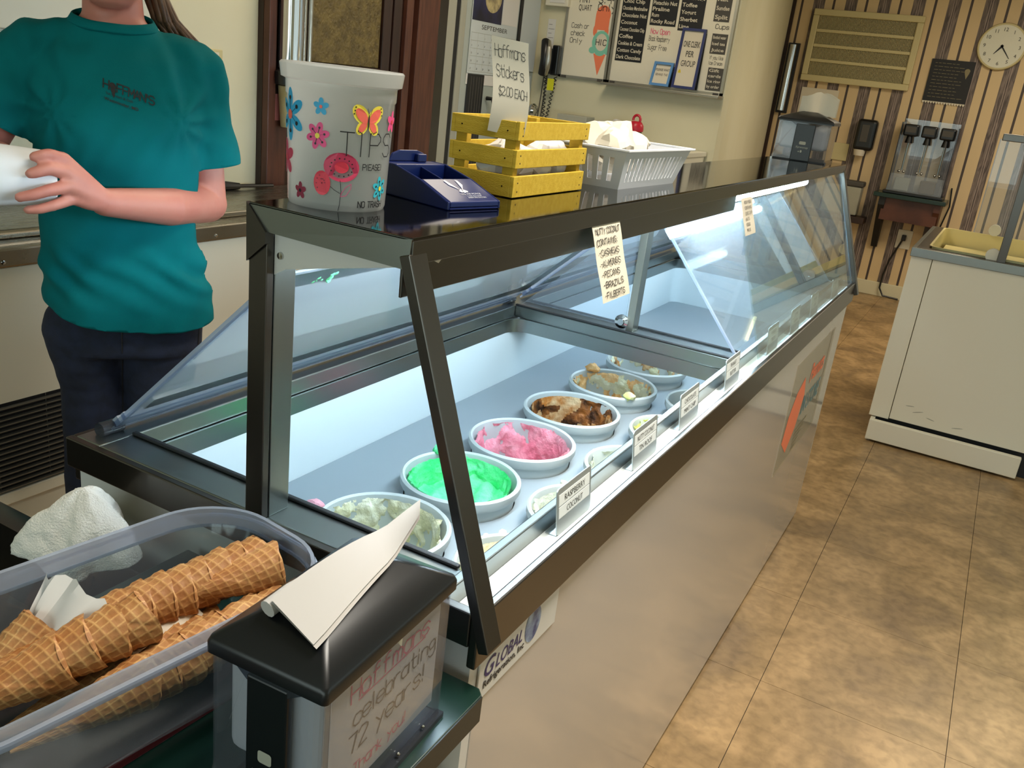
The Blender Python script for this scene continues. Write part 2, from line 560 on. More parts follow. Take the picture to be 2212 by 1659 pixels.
WIN = {'wall_right': ('x', X1, .1, [(-.4, 3.6, .75, 2.35), (4.6, 7.2, .75, 2.35)]),
       'wall_front': ('y', Y0, -.1, [(-1.8, 2.2, .75, 2.35)]),
       'wall_back': ('y', Y1, .1, [(1.15, 2.45, .8, 2.3)])}
wall_with_hole('wall_right', 'x', X1, .1, Y0 - .1, Y1 + .1, WIN['wall_right'][3], 'cream_paint')
wall_with_hole('wall_front', 'y', Y0, -.1, X0, X1, WIN['wall_front'][3], 'cream_paint')
wall_with_hole('wall_back', 'y', Y1, .1, -1.72, X1, WIN['wall_back'][3], 'striped_wallpaper')
struct('wall_menu_side', G().box((X0, 4.2, 0), (-1.075, 4.3, ZC)), 'cream_paint')
struct('wall_passage_side', G().prism([(-1.075, 4.2, 0), (-1.63, 7.6, 0), (-1.75, 7.6, 0), (-1.175, 4.3, 0)], (0, 0, ZC)), 'cream_paint')
struct('baseboard_back', G().box((-1.63, 7.578, 0), (X1, 7.6, .12)), 'cream_paint', bev=.004)
struct('trim_1', G().box((-1.632, 7.585, .12), (-1.598, 7.6, ZC)), 'wood_dark')
n = 0
for wn_, (ax, at, th, hs) in WIN.items():
    for a0, a1, z0, z1 in hs:
        n += 1
        def bx(a, b, c, d, e, f):   # along wall a..b, across c..d, height e..f
            return G().box((c, a, e), (d, b, f)) if ax == 'x' else G().box((a, c, e), (b, d, f))
        lo, hi = min(at, at + th), max(at, at + th)
        mid = (lo + hi) / 2
        win = struct('window_%d' % n, bx(a0, a1, mid - .003, mid + .003, z0, z1), 'window_glass')
        k = max(1, round((a1 - a0) / 1.3))
        for i in range(k + 1):
            a = a0 + (a1 - a0) * i / k
            ob('mullion', bx(max(a - .03, a0), min(a + .03, a1), lo - .01, hi + .01, z0, z1), 'white_paint', win)
        for z in (z0, z1 - .05):
            ob('sash_rail', bx(a0, a1, lo - .01, hi + .01, z, z + .05), 'white_paint', win)

# what the windows look out on: lawn, drive, trees and a yellow rail, seen only mirrored in the glass
mat('grass', '6a8f45', .9, col2='4f7a36', scale=3)
mat('asphalt', '8d8a86', .9)
mat('bark', '3b3128', .9, bump=.6, bscale=20)
mat('leaf', '3f5a2c', .8, col2='2b4220', scale=6)
mat('yellow_paint', 'd8c02a', .5)
struct('ground_outside', G().box((-6, -16, -.4), (26, 30, -.14)), 'grass')
struct('driveway_outside', G().box((4.2, 8.6, -.14), (7.6, 28, -.13)), 'asphalt')
def tree(x, y, h, r, label, seed):
    t = thing('tree', label, 'tree', (x, y, -.14))
    g = G().tube([(x, y, -.14), (x + .05, y, h * .3), (x - .08, y + .05, h * .62), (x, y, h * .8)], [r, r * .8, r * .65, r * .4], 10)
    ob('trunk', g, 'bark', t, True)
    g = G()
    rr = random.Random(seed)
    for i in range(9):
        g.ball((x + rr.uniform(-1.2, 1.2), y + rr.uniform(-1.2, 1.2), h * rr.uniform(.62, 1.)), rr.uniform(.7, 1.2), 12)
    crumple(g, .35, 1.6, seed)
    ob('crown', g, 'leaf', t, True)
tree(2.6, 11.2, 5.2, .26, 'thick trunked tree outside the window, mirrored in the freezer glass', 3)
tree(6.4, 15.5, 6.0, .2, 'slimmer tree farther out past the drive, mirrored in the freezer glass', 5)
tree(8.6, 8.5, 5.5, .22, 'leafy tree outside the side window, right of the drive', 8)
r_ = thing('rail', 'yellow painted rail outside the window, mirrored in the freezer glass', 'rail', (3.2, 9.4, -.14))
ob('beam', G().box((1.2, 9.36, .62), (6.2, 9.44, .86)), 'yellow_paint', r_, bev=.01)
for x in (1.6, 3.7, 5.8): ob('post', G().box((x - .05, 9.44, -.14), (x + .05, 9.52, .86)), 'yellow_paint', r_)

# ceiling fixtures around the lamps
for i, (x, y, sx, sy, lb) in enumerate(((.45, .6, .5, 1.4, 'recessed ceiling light over the customer side of the shop'), (-1.2, 2.4, .5, 1.6, 'recessed ceiling light over the service aisle'), (.9, 5.4, 1.6, 1.2, 'recessed ceiling light near the striped wall'))):
    t = thing('ceiling_light', lb, 'light', (x, y, ZC))
    g = G()
    for a, b in (((x - sx / 2 - .05, y - sy / 2 - .05, ZC - .03), (x + sx / 2 + .05, y - sy / 2, ZC)), ((x - sx / 2 - .05, y + sy / 2, ZC - .03), (x + sx / 2 + .05, y + sy / 2 + .05, ZC)),
                 ((x - sx / 2 - .05, y - sy / 2, ZC - .03), (x - sx / 2, y + sy / 2, ZC)), ((x + sx / 2, y - sy / 2, ZC - .03), (x + sx / 2 + .05, y + sy / 2, ZC))): g.box(a, b)
    ob('frame', g, 'white_paint', t)

# ------------------------------------------------------------------ left wall: panelled door, grey door, calendars
d1 = struct('door_1', G().box((-2.25, 1.945, 0), (-2.222, 3.07, 2.3)), 'wood_dark')
def lw(y0, y1, z0, z1, d0, d1_, name, m, p, bev=.003): return ob(name, G().box((-2.25 + d0, y0, z0), (-2.25 + d1_, y1, z1)), m, p, bev=bev)
lw(1.945, 1.985, 0, 2.3, .028, .06, 'casing', 'wood_mid', d1)
lw(1.985, 2.06, 0, 1.27, .028, .05, 'stile', 'wood_mid', d1)
lw(2.13, 2.66, 1.395, 1.43, .028, .045, 'rail', 'wood_dark', d1)
lw(2.135, 2.655, 1.432, 2.28, .026, .034, 'amber_pane', 'amber_glass', d1)
lw(2.66, 2.72, 0, 2.3, .028, .045, 'stile', 'wood_dark', d1)
lw(2.74, 2.80, 0, 2.3, .028, .04, 'board', 'wood_dark', d1)
lw(2.82, 2.872, 0, 2.3, .028, .052, 'board', 'wood_mid', d1)
lw(2.90, 3.07, 0, 2.3, .028, .062, 'casing', 'wood_mid', d1)
d2 = struct('door_2', G().box((-2.25, 3.36, 0), (-2.224, 4.14, 2.3)), 'door_grey')
lw(3.075, 3.16, 0, 2.3, 0, .05, 'jamb', 'steel_dark', d2)
lw(3.165, 3.255, 0, 2.3, 0, .035, 'jamb', 'grey_metal', d2)
lw(3.262, 3.30, 0, 2.3, 0, .028, 'gasket', 'matte_black', d2)
lw(3.305, 3.355, 0, 2.3, 0, .03, 'jamb', 'grey_metal', d2)
v_ = lw(3.42, 3.585, .95, 1.452, .026, .034, 'vision_panel', 'matte_black', d2)
for y in (3.45, 3.475, 3.505, 3.53, 3.555):
    ob('stripe', G().box((-2.2165, y, .96), (-2.2155, y + .006, 1.44)), 'ink_soft', v_)
ob('handle', G().tube([(-2.215, 3.625, 1.335), (-2.18, 3.63, 1.335), (-2.17, 3.635, 1.3), (-2.175, 3.63, 1.25), (-2.215, 3.625, 1.245)], .011, 8), 'black_plastic', d2, True)
kn = G(); kn.lathe([(.03, 0), (.03, .008), (.014, .012), (.014, .035), (.034, .05), (.04, .066), (.03, .08), (.001, .084)], (-2.224, 4.08, 1.288), 20, True, ax=(1, 0, 0))
ob('knob', kn, 'chrome', d2, True, label='polished round knob')

def cal(name, label, y0, y1, z0, z1, m, lift=.004, group=None):
    return tag(ob(name, G().box((-2.224 + lift, y0, z0), (-2.222 + lift, y1, z1)), m), label, 'calendar' if name == 'calendar' else 'paper', group)
c1 = cal('calendar', 'wall calendar open at September with a dark night picture, on the grey door', 3.405, 3.885, 1.455, 1.92, 'paper_cool')
fc = frame((-2.2175, 3.405, 1.455), (0, 1, 0), (0, 0, 1))
mat('night_blue', '10142a', .35, col2='232a56', scale=9)
mat('moon', 'c9b98a', .4, col2='8a7c60', scale=30)
ob('picture', put(G(), [rect(.005, .26, .30, .46)], fc), 'night_blue', c1)
ob('moon_print', put(G(), [ell(.2, .385, .085, .075, .3, 24)], fc, lift=.0008), 'moon', c1)
ob('side_print', put(G(), [rect(.305, .265, .475, .46)], fc), 'paper_white', c1)
g = G(); lines(g, [('SEPTEMBER', 'p', .022, .24, .222, .5, dict(w=.27))], fc)
for r in range(5):
    for k in range(7):
        if (r, k) in ((0, 0), (0, 1), (4, 4), (4, 5), (4, 6)): continue
        d = r * 7 + k - 1
        ps, _ = printed(str(d), .009)
        put(g, ps, fc, .02 + k * .064, .172 - r * .038, .0004)
ob('lettering', g, 'ink_soft', c1)
g = G()
for r in range(6): put(g, [rect(.01, .2 - r * .038, .47, .2013 - r * .038)], fc, lift=.0003)
for k in range(8): put(g, [rect(.01 + k * .0657, .01, .0112 + k * .0657, .2)], fc, lift=.0003)
ob('grid', g, 'grey_metal', c1)
ob('ledger_strip', G().box((-2.222, 3.405, 1.40), (-2.2205, 3.72, 1.453)), 'paper_white', c1)
c2 = cal('calendar', 'plain green grey sheets hung beside the September calendar', 3.935, 4.135, 1.50, 1.95, 'paper_cool', .003)
lw(3.90, 3.93, 1.50, 2.0, .028, .034, 'spine', 'matte_black', c2, 0)
cal('paper_sheet', 'pale blue sheet taped low on the grey door, behind the sticker sign', 3.90, 4.11, 1.26, 1.475, 'paper_cool', .004)

# stainless cup tube by the panelled door
t = thing('cup_dispenser', 'tall steel cup tube on the brown door with one cup sticking out', 'cup dispenser', (-2.16, 2.035, 1.3))
ob('tube', G().cyl((-2.165, 2.035, 1.385), (-2.165, 2.035, 2.2), .049, n=28), 'chrome', t, True)
ob('guide_rod', G().cyl((-2.185, 2.125, 1.40), (-2.185, 2.125, 2.2), .012, n=12), 'alu', t, True)
ob('guide_rod', G().cyl((-2.185, 2.16, 1.40), (-2.185, 2.16, 2.2), .012, n=12), 'alu', t, True)
ob('collar', G().lathe([(.052, 0), (.062, .004), (.064, .05), (.05, .062)], (-2.165, 2.035, 1.335), 28, True), 'black_plastic', t, True)
ob('bracket', G().box((-2.222, 1.99, 1.36), (-2.17, 2.08, 1.38)), 'black_plastic', t)
mat('cup_print', 'cdbf94', .6, col2='b9a878', scale=12)
t = tag(ob('paper_cup', G().lathe([(.036, 0), (.037, .003), (.05, .155), (.046, .155), (.034, .006), (.001, .006)], (-2.163, 2.04, 1.178), 28, True), 'cup_print', smooth=True), 'beige paper cup hanging from the steel cup tube', 'cup')
tag(ob('paper_note', G().box((-2.2, 1.965, 1.20), (-2.199, 2.03, 1.30)), 'lips'), 'small faded pink note on the brown door frame under the cup tube', 'paper')

# pale wall cabinet and switch plates on the left wall, behind the server
t = thing('wall_cabinet', 'pale cream wall cabinet behind the server at the frame edge', 'cabinet', (-2.25, .75, 1.43))
ob('body', G().box((-2.25, .15, 1.425), (-1.98, 1.24, 2.2)), 'white_paint', t, bev=.006)
for a, b in ((.17, .68), (.70, 1.22)):
    dr = ob('door', G().box((-1.98, a, 1.44), (-1.962, b, 2.19)), 'white_paint', t, bev=.004)
    ob('pull', G().box((-1.962, b - .06, 1.5), (-1.945, b - .045, 1.6)), 'steel', dr)
for nm, lb, y0, y1, z0, z1 in (('outlet_plate', 'beige outlet plate on the cream wall behind her shoulder', 1.70, 1.765, 1.36, 1.44),):
    t = thing(nm, lb, 'outlet', (-2.25, y0, z0))
    ob('plate', G().box((-2.25, y0, z0), (-2.243, y1, z1)), 'beige_metal', t, bev=.003)
    for z in (z0 + .022, z0 + .058): ob('socket', G().box((-2.243, y0 + .02, z - .012), (-2.241, y1 - .02, z + .012)), 'paper', t)
# ------------------------------------------------------------------ menu wall: boards, signs, phone
YM = 4.2
def brd(name, label, x0, x1, z0, z1):
    t = thing(name, label, 'board', (x0, YM, z0))
    ob('panel', G().box((x0 + .012, YM - .014, z0 + .012), (x1 - .012, YM - .004, z1)), 'board_white', t)
    for a, b in (((x0, YM - .02, z0), (x1, YM, z0 + .014)), ((x0, YM - .02, z0), (x0 + .014, YM, z1)), ((x1 - .014, YM - .02, z0), (x1, YM, z1))):
        ob('frame_bar', G().box(a, b), 'alu', t)
    for x in (x0 + .02, x1 - .05): ob('corner_clip', G().box((x, YM - .024, z0 - .002), (x + .03, YM - .018, z0 + .012)), 'ink_soft', t)
    return t
b1 = brd('menu_board', 'narrow white menu board with a drawn ice cream cone', -2.075, -1.772, 1.492, 2.4)
b2 = brd('menu_board', 'wide white menu board with black flavour lists', -1.765, -1.085, 1.492, 2.4)
fm = frame((0, YM - .0145, 0), (1, 0, 0), (0, 0, 1))
# cone drawing on the first board
g = G()
put(g, [ell(-1.842, 1.845, .045, .05, 0, 18), rect(-1.887, 1.765, -1.80, 1.84), ell(-1.88, 1.76, .013, .03), ell(-1.81, 1.755, .013, .035)], fm)
ob('scoop_print', g, 'orange_print', b1)
g = G()
put(g, [ell(-1.835, 1.70, .055, .062, 0, 18), ell(-1.882, 1.655, .022, .018), ell(-1.835, 1.645, .03, .018), ell(-1.79, 1.655, .02, .018)], fm, lift=.0006)
ob('scoop_print', g, 'mint_print', b1)
ob('cone_print', put(G(), [[V((-1.872, 1.638)), V((-1.832, 1.522)), V((-1.796, 1.638))]], fm, lift=.0005), 'orange_print', b1)
ob('badge_print', put(G(), [ell(-1.833, 1.70, .036, .046, 0, 18)], fm, lift=.0009), 'paper', b1)
g = G(); lines(g, [('HIC', 'h', .03, -1.833, 1.685, .5, dict(th=.004))], fm, lift=.0013)
lines(g, [('PINT', 'p', .03, -2.0, 1.90, 0, dict(w=.07)), ('QUART', 'p', .03, -2.0, 1.86, 0, dict(w=.08)), ('PINT', 'p', .03, -1.88, 1.96, .0, {}), ('3.99', 'h', .035, -1.88, 1.905, 0, dict(th=.004)), ('Only', 'h', .035, -1.88, 1.865, 0, dict(th=.004))], fm)
ob('lettering', g, 'ink', b1)
g = G(); lines(g, [('Cash or', 'h', .026, -2.03, 1.765, 0, dict(th=.003, w=.11)), ('check', 'h', .026, -2.03, 1.725, 0, dict(th=.003, w=.09)), ('Only', 'h', .026, -2.03, 1.685, 0, dict(th=.003, w=.075))], fm)
ob('lettering', g, 'ink_soft', b1)

def blk(parent, x0, x1, z0, z1, rows, hgt, tone='board_black', ink='paper'):
    p = ob('list_panel', G().box((x0, YM - .0165, z0), (x1, YM - .0145, z1)), tone, parent)
    g = G()
    for i, r in enumerate(rows):
        z = z1 - (i + 1) * (z1 - z0 - .006) / len(rows)
        ps, wd = printed(r, hgt, min(x1 - x0 - .014, .014 * len(r)), bold=.02)
        put(g, ps, frame((x0 + .006, YM - .0167, z + .006), (1, 0, 0), (0, 0, 1)))
    ob('lettering', g, ink, p)
blk(b2, -1.735, -1.575, 1.615, 2.13, ['Banana', 'Birthday Cake', 'Black Raspberry', 'Butter Pecan', 'Chocolate', 'Choc Chip', 'Chocolate Marshmallow', 'Chocolate Nut', 'Coconut', 'Coconut Chocolate Chip', 'Coffee', 'Cookies & Cream', 'Cotton Candy', 'Dark Chocolate'], .019)
blk(b2, -1.56, -1.41, 1.815, 2.13, ['Mint Chip', 'Moose Tracks', 'Mocha', 'Orange', 'Peach', 'Peanut Butter', 'Pistachio Nut', 'Praline', 'Rum', 'Rocky Road'], .019)
blk(b2, -1.395, -1.26, 1.80, 2.13, ['Strawberry', 'Tiger', 'Teaberry', 'Vanilla', 'Vanilla Fudge', 'Toffee', 'Yogurt', 'Sherbet', 'Lime'], .019, 'slate')
blk(b2, -1.205, -1.12, 1.86, 2.13, ['Soda', 'Float', 'Shake', 'Malt', 'Sundae', 'Split'], .02, 'ink_soft')
blk(b2, -1.195, -1.11, 1.70, 1.80, ['Bottled water', 'Iced tea', 'Juice'], .015, 'ink_soft')
blk(b2, -1.185, -1.10, 1.515, 1.63, ['Gift', 'cards', 'Ice ring', 'by order'], .015, 'ink_soft')
g = G(); lines(g, [('Black Raspberry', 'h', .024, -1.55, 1.735, 0, dict(th=.0026, adv=.7, w=.12)), ('Sugar Free', 'h', .026, -1.55, 1.69, 0, dict(th=.0026, w=.11)), ('Cups', 'h', .022, -1.15, 1.825, .5, dict(th=.003)), ('If you like', 'h', .018, -1.19, 1.672, 0, dict(th=.0022, w=.075)), ('Ice Cream', 'h', .018, -1.19, 1.645, 0, dict(th=.0022, w=.075))], fm)
ob('lettering', g, 'ink_soft', b2)
g = G(); lines(g, [('Now Open', 'h', .026, -1.545, 1.772, 0, dict(th=.004, w=.11))], fm)
ob('lettering', g, 'pink_ink', b2)

t = thing('framed_sign', 'navy framed sign asking for one cone per group, leaning on the menu board', 'sign', (-1.29, YM - .06, 1.49))
def leaning(t, x0, x1, z0, z1, bw, mm, rows):
    la = .04
    f0 = lambda z, d: YM - .062 + (z - z0) * la / (z1 - z0) - d
    def bar(a0, a1, b0, b1):
        g = G().hexa([(a0, f0(b0, 0), b0), (a1, f0(b0, 0), b0), (a1, f0(b0, .014), b0), (a0, f0(b0, .014), b0)], [(a0, f0(b1, 0), b1), (a1, f0(b1, 0), b1), (a1, f0(b1, .014), b1), (a0, f0(b1, .014), b1)])
        return g
    for q in ((x0, x0 + bw, z0, z1), (x1 - bw, x1, z0, z1), (x0 + bw, x1 - bw, z0, z0 + bw), (x0 + bw, x1 - bw, z1 - bw, z1)): ob('frame_bar', bar(*q), mm, t)
    sh = ob('sheet', G().hexa([(x0 + bw, f0(z0, .002), z0 + bw), (x1 - bw, f0(z0, .002), z0 + bw), (x1 - bw, f0(z0, .006), z0 + bw), (x0 + bw, f0(z0, .006), z0 + bw)], [(x0 + bw, f0(z1, .002), z1 - bw), (x1 - bw, f0(z1, .002), z1 - bw), (x1 - bw, f0(z1, .006), z1 - bw), (x0 + bw, f0(z1, .006), z1 - bw)]), 'paper', t)
    ob('prop', G().hexa([(x0, YM - .03, z0), (x1, YM - .03, z0), (x1, YM - .026, z0), (x0, YM - .026, z0)], [(x0, f0(z1, -.003), z1 - .02), (x1, f0(z1, -.003), z1 - .02), (x1, f0(z1, -.006), z1 - .02), (x0, f0(z1, -.006), z1 - .02)]), 'matte_black', t)
    ff = frame((x0, f0(z0, .0063), z0), (1, 0, 0), (0, la, z1 - z0))
    for m_, rr in rows:
        g = G(); lines(g, rr, ff, lift=.0006); ob('lettering', g, m_, sh)
    return sh, ff
W_ = .128
sh, ff = leaning(t, -1.358, -1.225, 1.507, 1.815, .013, 'navy_print', [('ink_soft', [('ONE CLERK', 'p', .03, .0665, .215, .5, dict(w=.092, bold=.01)), ('PER', 'p', .03, .0665, .165, .5, dict(w=.045, bold=.01)), ('GROUP', 'p', .03, .0665, .115, .5, dict(w=.08, bold=.01)), ('Thanks', 'h', .012, .105, .03, .5, dict(th=.002))])])
ob('cone_print', put(G(), [ell(.028, .07, .009, .028, 0, 14)], ff, lift=.0006), 'yellow_paint', sh)
t = thing('framed_sign', 'small light blue framed sign asking to allow wait, lower left of the navy frame', 'sign', (-1.43, YM - .06, 1.49))
leaning(t, -1.487, -1.375, 1.507, 1.632, .013, 'blue_print', [('ink_soft', [('PLEASE WAIT', 'p', .013, .056, .082, .5, dict(w=.078)), ('BEHIND THE', 'p', .013, .056, .055, .5, dict(w=.07)), ('LINE', 'p', .013, .056, .028, .5, {})])])
ob_ = tag(ob('sign_ledge', G().box((-1.765, YM - .1, 1.478), (-1.08, YM - .001, 1.492)), 'alu', bev=.002), 'thin metal ledge under the wide menu board carrying the framed signs', 'ledge')

t = thing('wall_phone', 'black wall phone with a silver banded handset left of the menu boards', 'phone', (-2.12, YM, 1.5))
ob('base', G().box((-2.115, YM - .06, 1.495), (-2.085 + .015, YM, 1.66)), 'black_plastic', t, bev=.008)
ob('cradle', G().box((-2.16, YM - .045, 1.5), (-2.115, YM, 1.64)), 'black_plastic', t, bev=.01)
hp = [(-2.125, YM - .09, 1.675), (-2.108, YM - .115, 1.64), (-2.102, YM - .12, 1.58), (-2.106, YM - .115, 1.53), (-2.118, YM - .1, 1.495)]
g = G()
for p in hp: pass
g.tube([(x - .022, y, z) for x, y, z in hp], [.024, .026, .024, .026, .024], 12)
ob('handset', g, 'black_plastic', t, True)
ob('handset_band', G().tube(hp, [.012, .017, .018, .017, .012], 10), 'alu', t, True, label='silver band along the handset')
g = G()
pts = []
for i in range(220):
    k = i / 219; a = i * .95
    cx = -2.13 + .045 * math.sin(k * PI) * (-1 if k > .5 else .2) + .02 * k
    # hangs down in a long loop and comes back to the base
    if k < .5: bx_, bz = -2.14 + .02 * k * 2, 1.49 - .36 * k * 2
    else: bx_, bz = -2.12 + .045 * (k - .5) * 2 + .0, 1.13 + .36 * (k - .5) * 2
    pts.append((bx_ + .008 * math.cos(a), YM - .05 + .008 * math.sin(a), bz))
g.tube(pts, .0028, 5)
ob('coiled_cord', g, 'black_plastic', t, True)
for x in (-2.175, -2.155): ob('straight_cord', G().tube([(x, YM - .006, 1.5), (x - .006, YM - .006, 1.35), (x - .02, YM - .006, 1.1)], .0028, 6), 'ink_soft', t, True)
tag(ob('tag', G().box((-2.112, YM - .075, 1.41), (-2.07, YM - .0735, 1.475)), 'yellow_tag'), 'yellow paper tag hanging under the wall phone', 'tag')
t = tag(ob('note', G().box((-2.19, YM - .004, 1.62), (-2.14, YM - .001, 1.80)), 'paper_white'), 'white handwritten note on the wall above the phone', 'note')
g = G(); fn = frame((-2.19, YM - .004, 1.62), (1, 0, 0), (0, 0, 1))
for i in range(6): put(g, [rect(.008, .15 - i * .024, .03 + .015 * (i % 2), .152 - i * .024)], fn)
ob('writing', g, 'ink_soft', t)
t = thing('paper_holder', 'cream box shelf high on the wall above the phone', 'box', (-2.15, YM, 1.86))
ob('box', G().box((-2.2, YM - .05, 1.868), (-2.055, YM, 2.1)), 'white_paint', t, bev=.004)
ob('flyer', G().box((-2.17, YM - .053, 1.885), (-2.075, YM - .05, 2.05)), 'paper_white', t)

# storage cabinet under the menu boards and what stands on it
t = thing('storage_cabinet', 'low white storage cabinet standing under the menu boards', 'cabinet', (-1.7, 3.95, 0))
ob('body', G().box((-2.19, 3.76, 0), (-1.12, 4.19, 1.17)), 'white_paint', t, bev=.004)
ob('top', G().box((-2.2, 3.74, 1.17), (-1.11, 4.195, 1.195)), 'white_paint', t, bev=.003)
for i in range(2):
    dr = ob('door', G().box((-2.18 + i * .53, 3.744, .06), (-1.66 + i * .53, 3.76, 1.15)), 'white_paint', t, bev=.003)
    ob('pull', G().box((-1.70 + i * .06, 3.725, .8), (-1.688 + i * .06, 3.744, .92)), 'steel', dr)
t = thing('tray', 'dark green shallow tray with paper on the white cabinet under the phone', 'tray', (-1.92, 3.92, 1.195))
ob('base', G().box((-2.08, 3.80, 1.195), (-1.70, 4.06, 1.235)), 'green_tray', t, bev=.012)
ob('top_sheet', G().box((-1.98, 3.83, 1.235), (-1.72, 4.03, 1.245)), 'paper', t)
tag(ob('label_box', G().box((-1.9, 3.88, 1.245), (-1.72, 3.99, 1.30)), 'grey_metal', bev=.003), 'small grey label box lying on the green tray', 'box')
tag(ob('roll', G().cyl((-1.66, 3.86, 1.222), (-1.60, 3.98, 1.222), .026, n=16), 'mint_print', bev=.004), 'pale green roll beside the dark green tray', 'roll')
def bag(name, label, c, s, m, seed, cat):
    g = G().ball(c, 1, 20, s)
    crumple(g, min(s) * .5, .45 / min(s), seed); crumple(g, min(s) * .4, 1.1 / min(s), seed + 3); crumple(g, min(s) * .12, 3. / min(s), seed + 5)
    for v in g.bm.verts: v.co.z = max(v.co.z, c[2] - s[2] * .5)
    return tag(ob(name, g, m, smooth=True, angle=16), label, cat)
bag('paper_bundle', 'crumpled white paper bundle on the storage cabinet, behind the basket', (-1.60, 4.08, 1.235), (.12, .07, .08), 'paper_white', 4, 'paper')

# red topped shaker behind the basket
t = thing('shaker', 'brown shaker with a bright red lid and ring, behind the white basket', 'shaker', (-1.42, 3.86, 1.195))
ob('jar', G().lathe([(.03, 0), (.034, .004), (.04, .05), (.036, .07), (.03, .075)], (-1.42, 3.86, 1.195), 24, True), 'brown_clear', t, True)
g = G().lathe([(.041, 0), (.043, .01), (.041, .03), (.03, .046), (.02, .05)], (-1.42, 3.86, 1.266), 24, True)
ob('lid', g, 'red_plastic', t, True)
pts = [(-1.42 + .02 * math.cos(a), 3.86, 1.325 + .022 * math.sin(a)) for a in [i * PI / 9 - .4 for i in range(12)]]
ob('ring', G().tube(pts, .007, 8), 'red_plastic', t, True)

# ------------------------------------------------------------------ back wall, striped paper
YB = 7.6
t = thing('vent_grille', 'large beige air vent grille on the striped wall', 'vent', (-1.0, YB, 2.0))
x0, x1, z0, z1 = -1.425, -.545, 1.71, 2.285
ob('backing', G().box((x0 + .02, YB - .015, z0 + .02), (x1 - .02, YB - .001, z1 - .02)), 'grille', t)
for a, b in (((x0, YB - .05, z0), (x1, YB, z0 + .05)), ((x0, YB - .05, z1 - .05), (x1, YB, z1)), ((x0, YB - .05, z0 + .05), (x0 + .05, YB, z1 - .05)), ((x1 - .05, YB - .05, z0 + .05), (x1, YB, z1 - .05))):
    ob('frame_bar', G().box(a, b), 'beige_metal', t, bev=.006)
for i in range(1, 4):
    z = z0 + .05 + (z1 - z0 - .1) * i / 4
    ob('cross_rail', G().box((x0 + .05, YB - .042, z - .012), (x1 - .05, YB - .015, z + .012)), 'beige_metal', t, bev=.003)
g = G()
k = 0
x = x0 + .056
while x < x1 - .055:
    g.box((x, YB - .03, z0 + .05), (x + .004, YB - .015, z1 - .05)); x += .0105
ob('fine_louvres', g, 'beige_metal', t, kind='stuff')

t = thing('wall_clock', 'round pale wall clock at the right edge of the striped wall', 'clock', (.055, YB, 2.11))
ob('case', G().lathe([(.172, 0), (.176, .02), (.17, .034), (.158, .036)], (.055, YB, 2.11), 48, True, ax=(0, -1, 0)), 'beige_metal', t, True)
ob('dial', G().lathe([(.158, 0), (.0, .001)], (.055, YB - .0365, 2.11), 48, False, ax=(0, -1, 0)), 'clock_face', t)
fc = frame((.055, YB - .038, 2.11), (1, 0, 0), (0, 0, 1))
g = G()
for h in range(1, 13):
    a = PI / 2 - h * PI / 6
    ps, wd = printed(str(h), .026)
    put(g, ps, fc, .125 * math.cos(a) - wd / 2, .125 * math.sin(a) - .013)
ob('numerals', g, 'ink_soft', t)
for nm, a, l, wd in (('hour_hand', 4.05, .075, .009), ('minute_hand', 5.4, .11, .006)):
    ob(nm, put(G(), [[V((-wd, -.012)), V((wd, -.012)), V((.002, l)), V((-.002, l))]], fc, lift=.003, rot=a - PI / 2), 'ink', t)

t = thing('slate_menu', 'small black toppings board with scalloped lower edge on the striped wall', 'sign', (-.26, YB, 1.8))
x0, x1, z0, z1 = -.42, -.095, 1.655, 1.98
ob('slate', G().box((x0, YB - .012, z0), (x1, YB - .001, z1)), 'slate', t)
g = G()
for i in range(16): g.poly([(x0 + (x1 - x0) * (i + q) / 16, YB - .0125, z0 - d) for q, d in ((0, -.001), (.2, .012), (.5, .018), (.8, .012), (1, -.001))])
ob('scallop_edge', g, 'paper', t)
fs = frame((x0, YB - .0125, z0), (1, 0, 0), (0, 0, 1))
g = G()
rs = random.Random(4)
for i in range(11):
    x = .03
    while x < .20 + .06 * rs.random():
        l = rs.uniform(.015, .04); put(g, [rect(x, .295 - i * .026, x + l, .298 - i * .026)], fs); x += l + .008
ob('chalk_lines', g, 'grille', t)
ob('chalk_cone', put(G(), [[V((.262, .24)), V((.28, .19)), V((.298, .24))], ell(.28, .252, .02, .018)], fs), 'grille', t)

# black lid dispenser, steel tube, papers, paper towel box
t = thing('lid_dispenser', 'black rounded wall dispenser with a white cup end below it', 'dispenser', (-.775, YB, 1.31))
ob('body', G().box((-.862, YB - .12, 1.20), (-.70, YB, 1.455)), 'black_plastic', t, bev=.03, seg=4)
ob('window_strip', G().box((-.815, YB - .124, 1.27), (-.755, YB - .119, 1.41)), 'ink_soft', t, bev=.01)
ob('cup_end', G().lathe([(.042, 0), (.05, .05)], (-.80, YB - .07, 1.155), 20, True), 'paper', t, True)
t = thing('cup_tube', 'slim steel cup tube on the striped wall beside the vent', 'cup dispenser', (-1.52, YB, 1.4))
ob('tube', G().cyl((-1.535, YB - .06, 1.44), (-1.535, YB - .06, 1.985), .03, n=20), 'chrome', t, True)
ob('back_plate', G().box((-1.585, YB - .03, 1.42), (-1.49, YB, 2.0)), 'matte_black', t)
tag(ob('paper_sheet', G().box((-1.40, YB - .006, 1.27), (-1.085, YB - .001, 1.655)), 'paper'), 'cream paper sheet taped below the vent, behind the far napkin box', 'paper')
tag(ob('wall_plate', G().box((-1.06, YB - .012, 1.09), (-.90, YB - .001, 1.235)), 'beige_metal', bev=.004), 'blank cream cover plate low on the striped wall', 'plate')
t = thing('towel_box', 'grey lidded box on the striped wall behind the far glass edge', 'box', (-.85, YB, .65))
ob('box', G().box((-1.0, YB - .14, .66), (-.70, YB, .90)), 'grey_metal', t, bev=.012)
